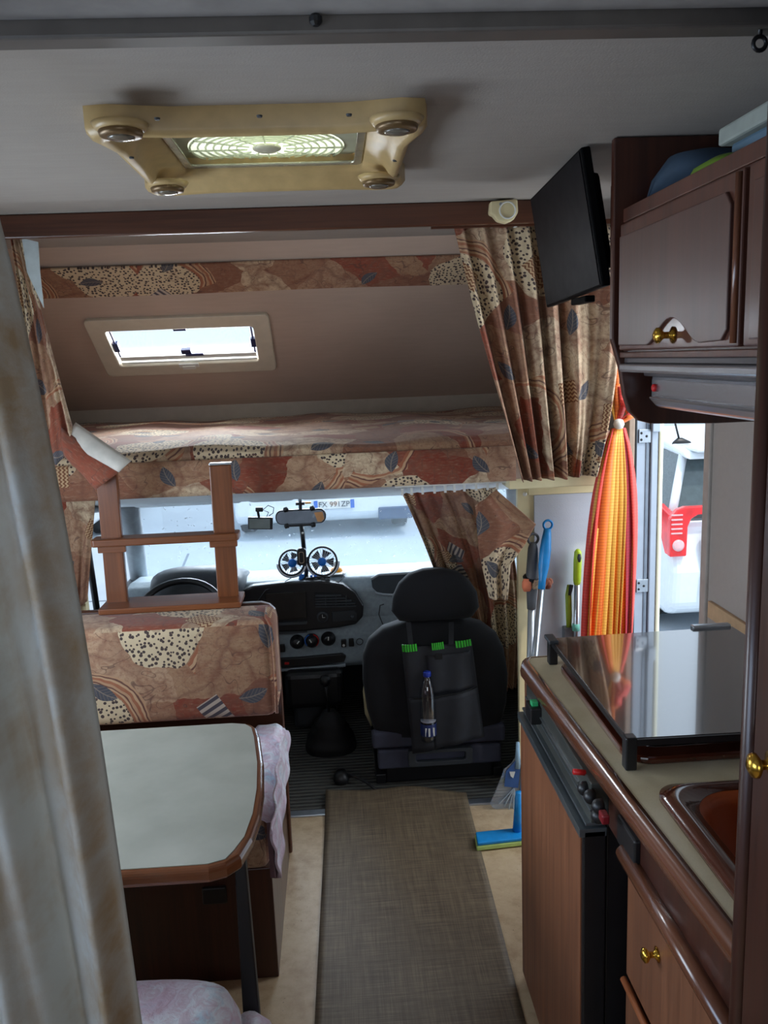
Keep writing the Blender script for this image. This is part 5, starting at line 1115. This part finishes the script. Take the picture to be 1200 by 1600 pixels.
d = (tp-bt_).normalized(); MB().tube([bt_, tp-d*.10], .012, 12).build('shaft', ALU, b_t, True)
MB().tube([tp-d*.235,tp-d*.20,tp-d*.15,tp-d*.09,tp-d*.04,tp-d*.015], [.013,.013,.0195,.0205,.016,.013], 14).build('grip', BLUEH, b_t, True)
MB().torus(tp, .0165, .0045, (0.05,-1,0), 24, 8).build('hanging_ring', BLUEH, b_t, True)
ms, me_ = P(807,1304,y=2.665), P(811,1238,y=2.665)
MB().tube([ms+Vector((0,0,-.01)), me_], [.016,.013], 12).build('socket', BLUEH, b_t, True)
hp = [P(745,1332,z=.0), P(742,1313,z=.0), P(826,1304,z=.0), P(830,1322,z=.0)]
hm_ = quadprism([p+Vector((0,0,.004)) for p in hp], (0,0,1), .018); hm_.build('sponge', plain('pale_lime_sponge',(196,222,130),.9), b_t, bev=.004)
cc_ = sum(hp, Vector())/4
quadprism([cc_+(p-cc_)*.97+Vector((0,0,.022)) for p in hp], (0,0,1), .012).build('head_plate', BLUEH, b_t, bev=.004)
s_t = thing('squeegee', 'short lime-green handled squeegee hanging beside the orange strip curtain', 'squeegee', P(900,1010,y=2.94))
tp, bt_ = P(903,858,y=2.94), P(899,1012,y=2.94); d = (tp-bt_).normalized()
MB().tube([bt_-Vector((0,0,.25)), tp-d*.08], .011, 12).build('shaft', ALU, s_t, True)
MB().tube([tp-d*.135,tp-d*.12,tp-d*.05,tp-d*.01,tp], [.011,.0145,.015,.013,.006], 14).build('grip', LIME, s_t, True)
MB().loft([(tp.z-.045,tp.x+.001,2.925,.004,.006),(tp.z-.03,tp.x+.001,2.925,.008,.006),(tp.z-.015,tp.x+.001,2.925,.005,.006)], n=12, pw=2).build('hanging_hole', DGREY, s_t, True)
MB().tube([P(900,975,y=2.935),P(900,985,y=2.935)], .014, 12).build('collar', plain('mint_plastic',(110,190,170),.5), s_t, True)
s2 = thing('hand_brush', 'small olive-green hand brush behind the lime squeegee', 'brush', P(889,990,y=2.96))
MB().tube([P(889,980,y=2.955),P(889,960,y=2.955),P(888,930,y=2.955),P(889,914,y=2.955)], [.010,.012,.012,.007], 12).build('handle', plain('olive_green_plastic',(140,160,40),.5), s2, True)
MB().tube([P(890,930,y=2.945),P(893,914,y=2.945)], [.006,.008], 8).build('black_ring', BLACKP, s2, True); MB().tube([P(889,978,y=2.955),P(899,984,y=2.945)], .003, 6).build('mint_strap', plain('mint_plastic',(110,190,170),.5), s2, True)
bx('bristle_block', GREYH, s2, P(889,990,y=2.95).x-.02, P(889,990,y=2.95).x+.02, 2.94, 2.975, P(889,1005,y=2.95).z, P(889,980,y=2.95).z, bev=.003)
# clips with scrunchie
SCR = autumn_fabric('scrunchie_print', 1.0, 11.1, 2.5); CORAL = plain('coral_cloth',(226,128,92),.8)
cl = thing('handle_clip', 'black clip with coral cloth holding the grey broom handle', 'clip', P(828,905,y=2.95))
q = P(829,903,y=2.93); MB().torus(q, .022, .007, (0.1,-.3,1), 20, 8).build('clip_ring', BLACKP, cl, True)
MB().loft([(q.z-.045,q.x-.018,2.915,.012,.008),(q.z-.03,q.x-.018,2.913,.018,.012),(q.z-.01,q.x-.018,2.913,.017,.012),(q.z+.002,q.x-.018,2.915,.010,.008)], n=14, pw=3).build('coral_wrap', CORAL, cl, True)
cs_ = thing('scrunchie', 'patterned fabric scrunchie tied around the blue mop handle', 'scrunchie', P(848,910,y=2.92))
q = P(847,912,y=2.91); m = MB(); pth = []
vs = []; n1, n2 = 40, 10
for i in range(n1):
    a_ = 2*PI*i/n1; R_ = .022+.004*math.sin(a_*9)
    for j in range(n2):
        b2 = 2*PI*j/n2; r_ = .011+.005*math.sin(a_*7+b2); vs.append((q.x+(R_+r_*math.cos(b2))*math.cos(a_), q.y+.3*R_*math.sin(a_)+.0-.3*r_*math.cos(b2), q.z+(r_*1.3)*math.sin(b2)+.004*math.sin(a_*6)))
m.add(vs, [(i*n2+j,((i+1)%n1)*n2+j,((i+1)%n1)*n2+(j+1)%n2,i*n2+(j+1)%n2) for i in range(n1) for j in range(n2)]); m.build('cloth_ring', SCR, cs_, True)
# dustpan brush, translucent blue
dpn = thing('dustpan', 'translucent blue-grey dustpan leaning behind the mop handle', 'dustpan', P(790,1262,y=2.86))
TR = glass('translucent_blue_plastic', (.70,.80,.92,1), .12, .35); BT = plain('blue_tinted_plastic',(54,92,150),.4)
outl = [(807,1170),(812,1176),(814,1190),(822,1200),(832,1225),(840,1268),(812,1276),(770,1262),(766,1256),(778,1228),(788,1202),(800,1192),(805,1184)]
quadprism([P(a_,b2,y=2.87) for a_,b2 in outl], (0,1,0), .004).build('pan', TR, dpn)
quadprism([P(a_,b2,y=2.866) for a_,b2 in ((808,1186),(814,1200),(818,1232),(788,1229),(791,1205),(800,1195))], (0,1,0), .003).build('blue_inset', BT, dpn)
for a_, b2 in ((788,1260),(795,1265),(802,1268),(809,1270),(780,1256)):
    MB().tube([P(803,1232,y=2.864),P(a_,b2,y=2.864)], .0022, 5).build('rib', plain('pale_blue_rib',(170,184,196),.4), dpn)
quadprism([P(a_,b2,y=2.862) for a_,b2 in ((796,1206),(805,1206),(802,1216),(798,1213))], (0,1,0), .002).build('sticker', WHITEP, dpn)
MB().tube([P(809,1200,y=2.868),P(809,1160,y=2.868)], [.010,.007], 10).build('handle', plain('pale_blue_handle',(150,184,206),.35), dpn, True)

# ------------------------------------------------------------------ orange strip curtain at the entrance
sc_t = thing('strip_curtain', 'bundled orange, yellow and red door curtain hanging by the entrance', 'door curtain', P(960,655,y=2.80))
def ribmat(name, c1_, c2_):
    g = G(name); s = g.sep(g.tc.outputs['UV']); r_ = g.M('GREATER_THAN', g.M('FRACT', g.M('MULTIPLY', s[1], 110)), .45)
    n = g.noise(g.map(g.tc.outputs['UV'], (3,.8,1)), 8, 2); col = g.mix(g.M('MULTIPLY', r_, .55), srgb(*c1_), srgb(*c2_)); g.bump(r_, .3, .001); return g.fin(col, .55, sheen=.1)
RB = [ribmat('orange_ribbon',(238,120,30),(214,84,20)), ribmat('yellow_ribbon',(240,178,70),(222,140,44)), ribmat('red_ribbon',(214,60,44),(190,40,34)), ribmat('magenta_ribbon',(196,64,84),(170,60,70))]
rng = random.Random(4); kn_ = P(965,664,y=2.80); nS = 24
for i in range(nS):
    u = (i+.5)/nS; front = i % 3
    pxb = 912+(984-912)*u+rng.uniform(-3,3); y_ = 2.80-.012*front+rng.uniform(-.004,.004)
    top = kn_+Vector(((u-.5)*.040, -.006*front, -.01)); bot = P(pxb, 1005, y=y_)-Vector((0,0,.42))
    midp = P(916+(982-916)*u+rng.uniform(-7,7), 850, y=y_)
    mi = (2,1,2,0,1,0,2,0,1,0,0,1,2,0,1,3,0,1,2,0,3,1,3,2)[i]
    wd_ = rng.uniform(.012,.018); tw0 = rng.uniform(-.6,.6); tws = rng.uniform(-2.8,2.8)
    def fn(a, v, uo=u+tw0*.03, bc0=P(944,1005,y=2.79)-Vector((0,0,.42)), top=top, midp=midp, bot=bot, wd_=wd_, tw0=tw0, tws=tws):
        k_ = 1-math.exp(-5*v); p = top.lerp(bc0, v); p.x += (uo-.5)*(.158*k_+.02*v)+.006*math.sin(v*5+tw0*6)*v; p.y = top.y-.006*math.sin(tw0*9)*v
        w_ = wd_*(.35+.65*min(1, v*5)); an = tw0+tws*v; return p+Vector((math.cos(an),math.sin(an)*.8,0))*((a-.5)*2*w_)
    MB().grid(fn, 2, 22, lambda a,v: (a*.02, v*1.0)).build('strip', RB[mi], sc_t, True, solid=.0022)
MB().lathe([(.003,-.018),(.014,-.014),(.019,0),(.014,.014),(.003,.018)], kn_+Vector((.0,-.012,.004)), n=18).build('white_ball', WHITEP, sc_t, True)
for i, (px, py, mi) in enumerate(((960,600,1),(966,600,0),(972,604,2),(985,640,0),(978,625,2))):
    top = P(px, py, y=2.815) if i < 3 else P(px, py, y=2.79); w_ = .016 if i < 3 else .020
    midp = kn_.lerp(top,.5)+Vector((.01*i-.01,-.004*i,0))
    MB().grid(lambda a,v,top=top,midp=midp,w_=w_: clerp([top,midp,kn_],v)+Vector((1,.3,0))*((a-.5)*2*w_*(1-.5*v)), 2, 8, lambda a,v: (a*.02,v*.12)).build('strip', RB[mi], sc_t, True, solid=.003)
MB().tube([P(962,600,y=2.82), P(962,560,y=2.82)+Vector((0,0,.10))], .012, 8).build('bundle_top', RB[0], sc_t, True)
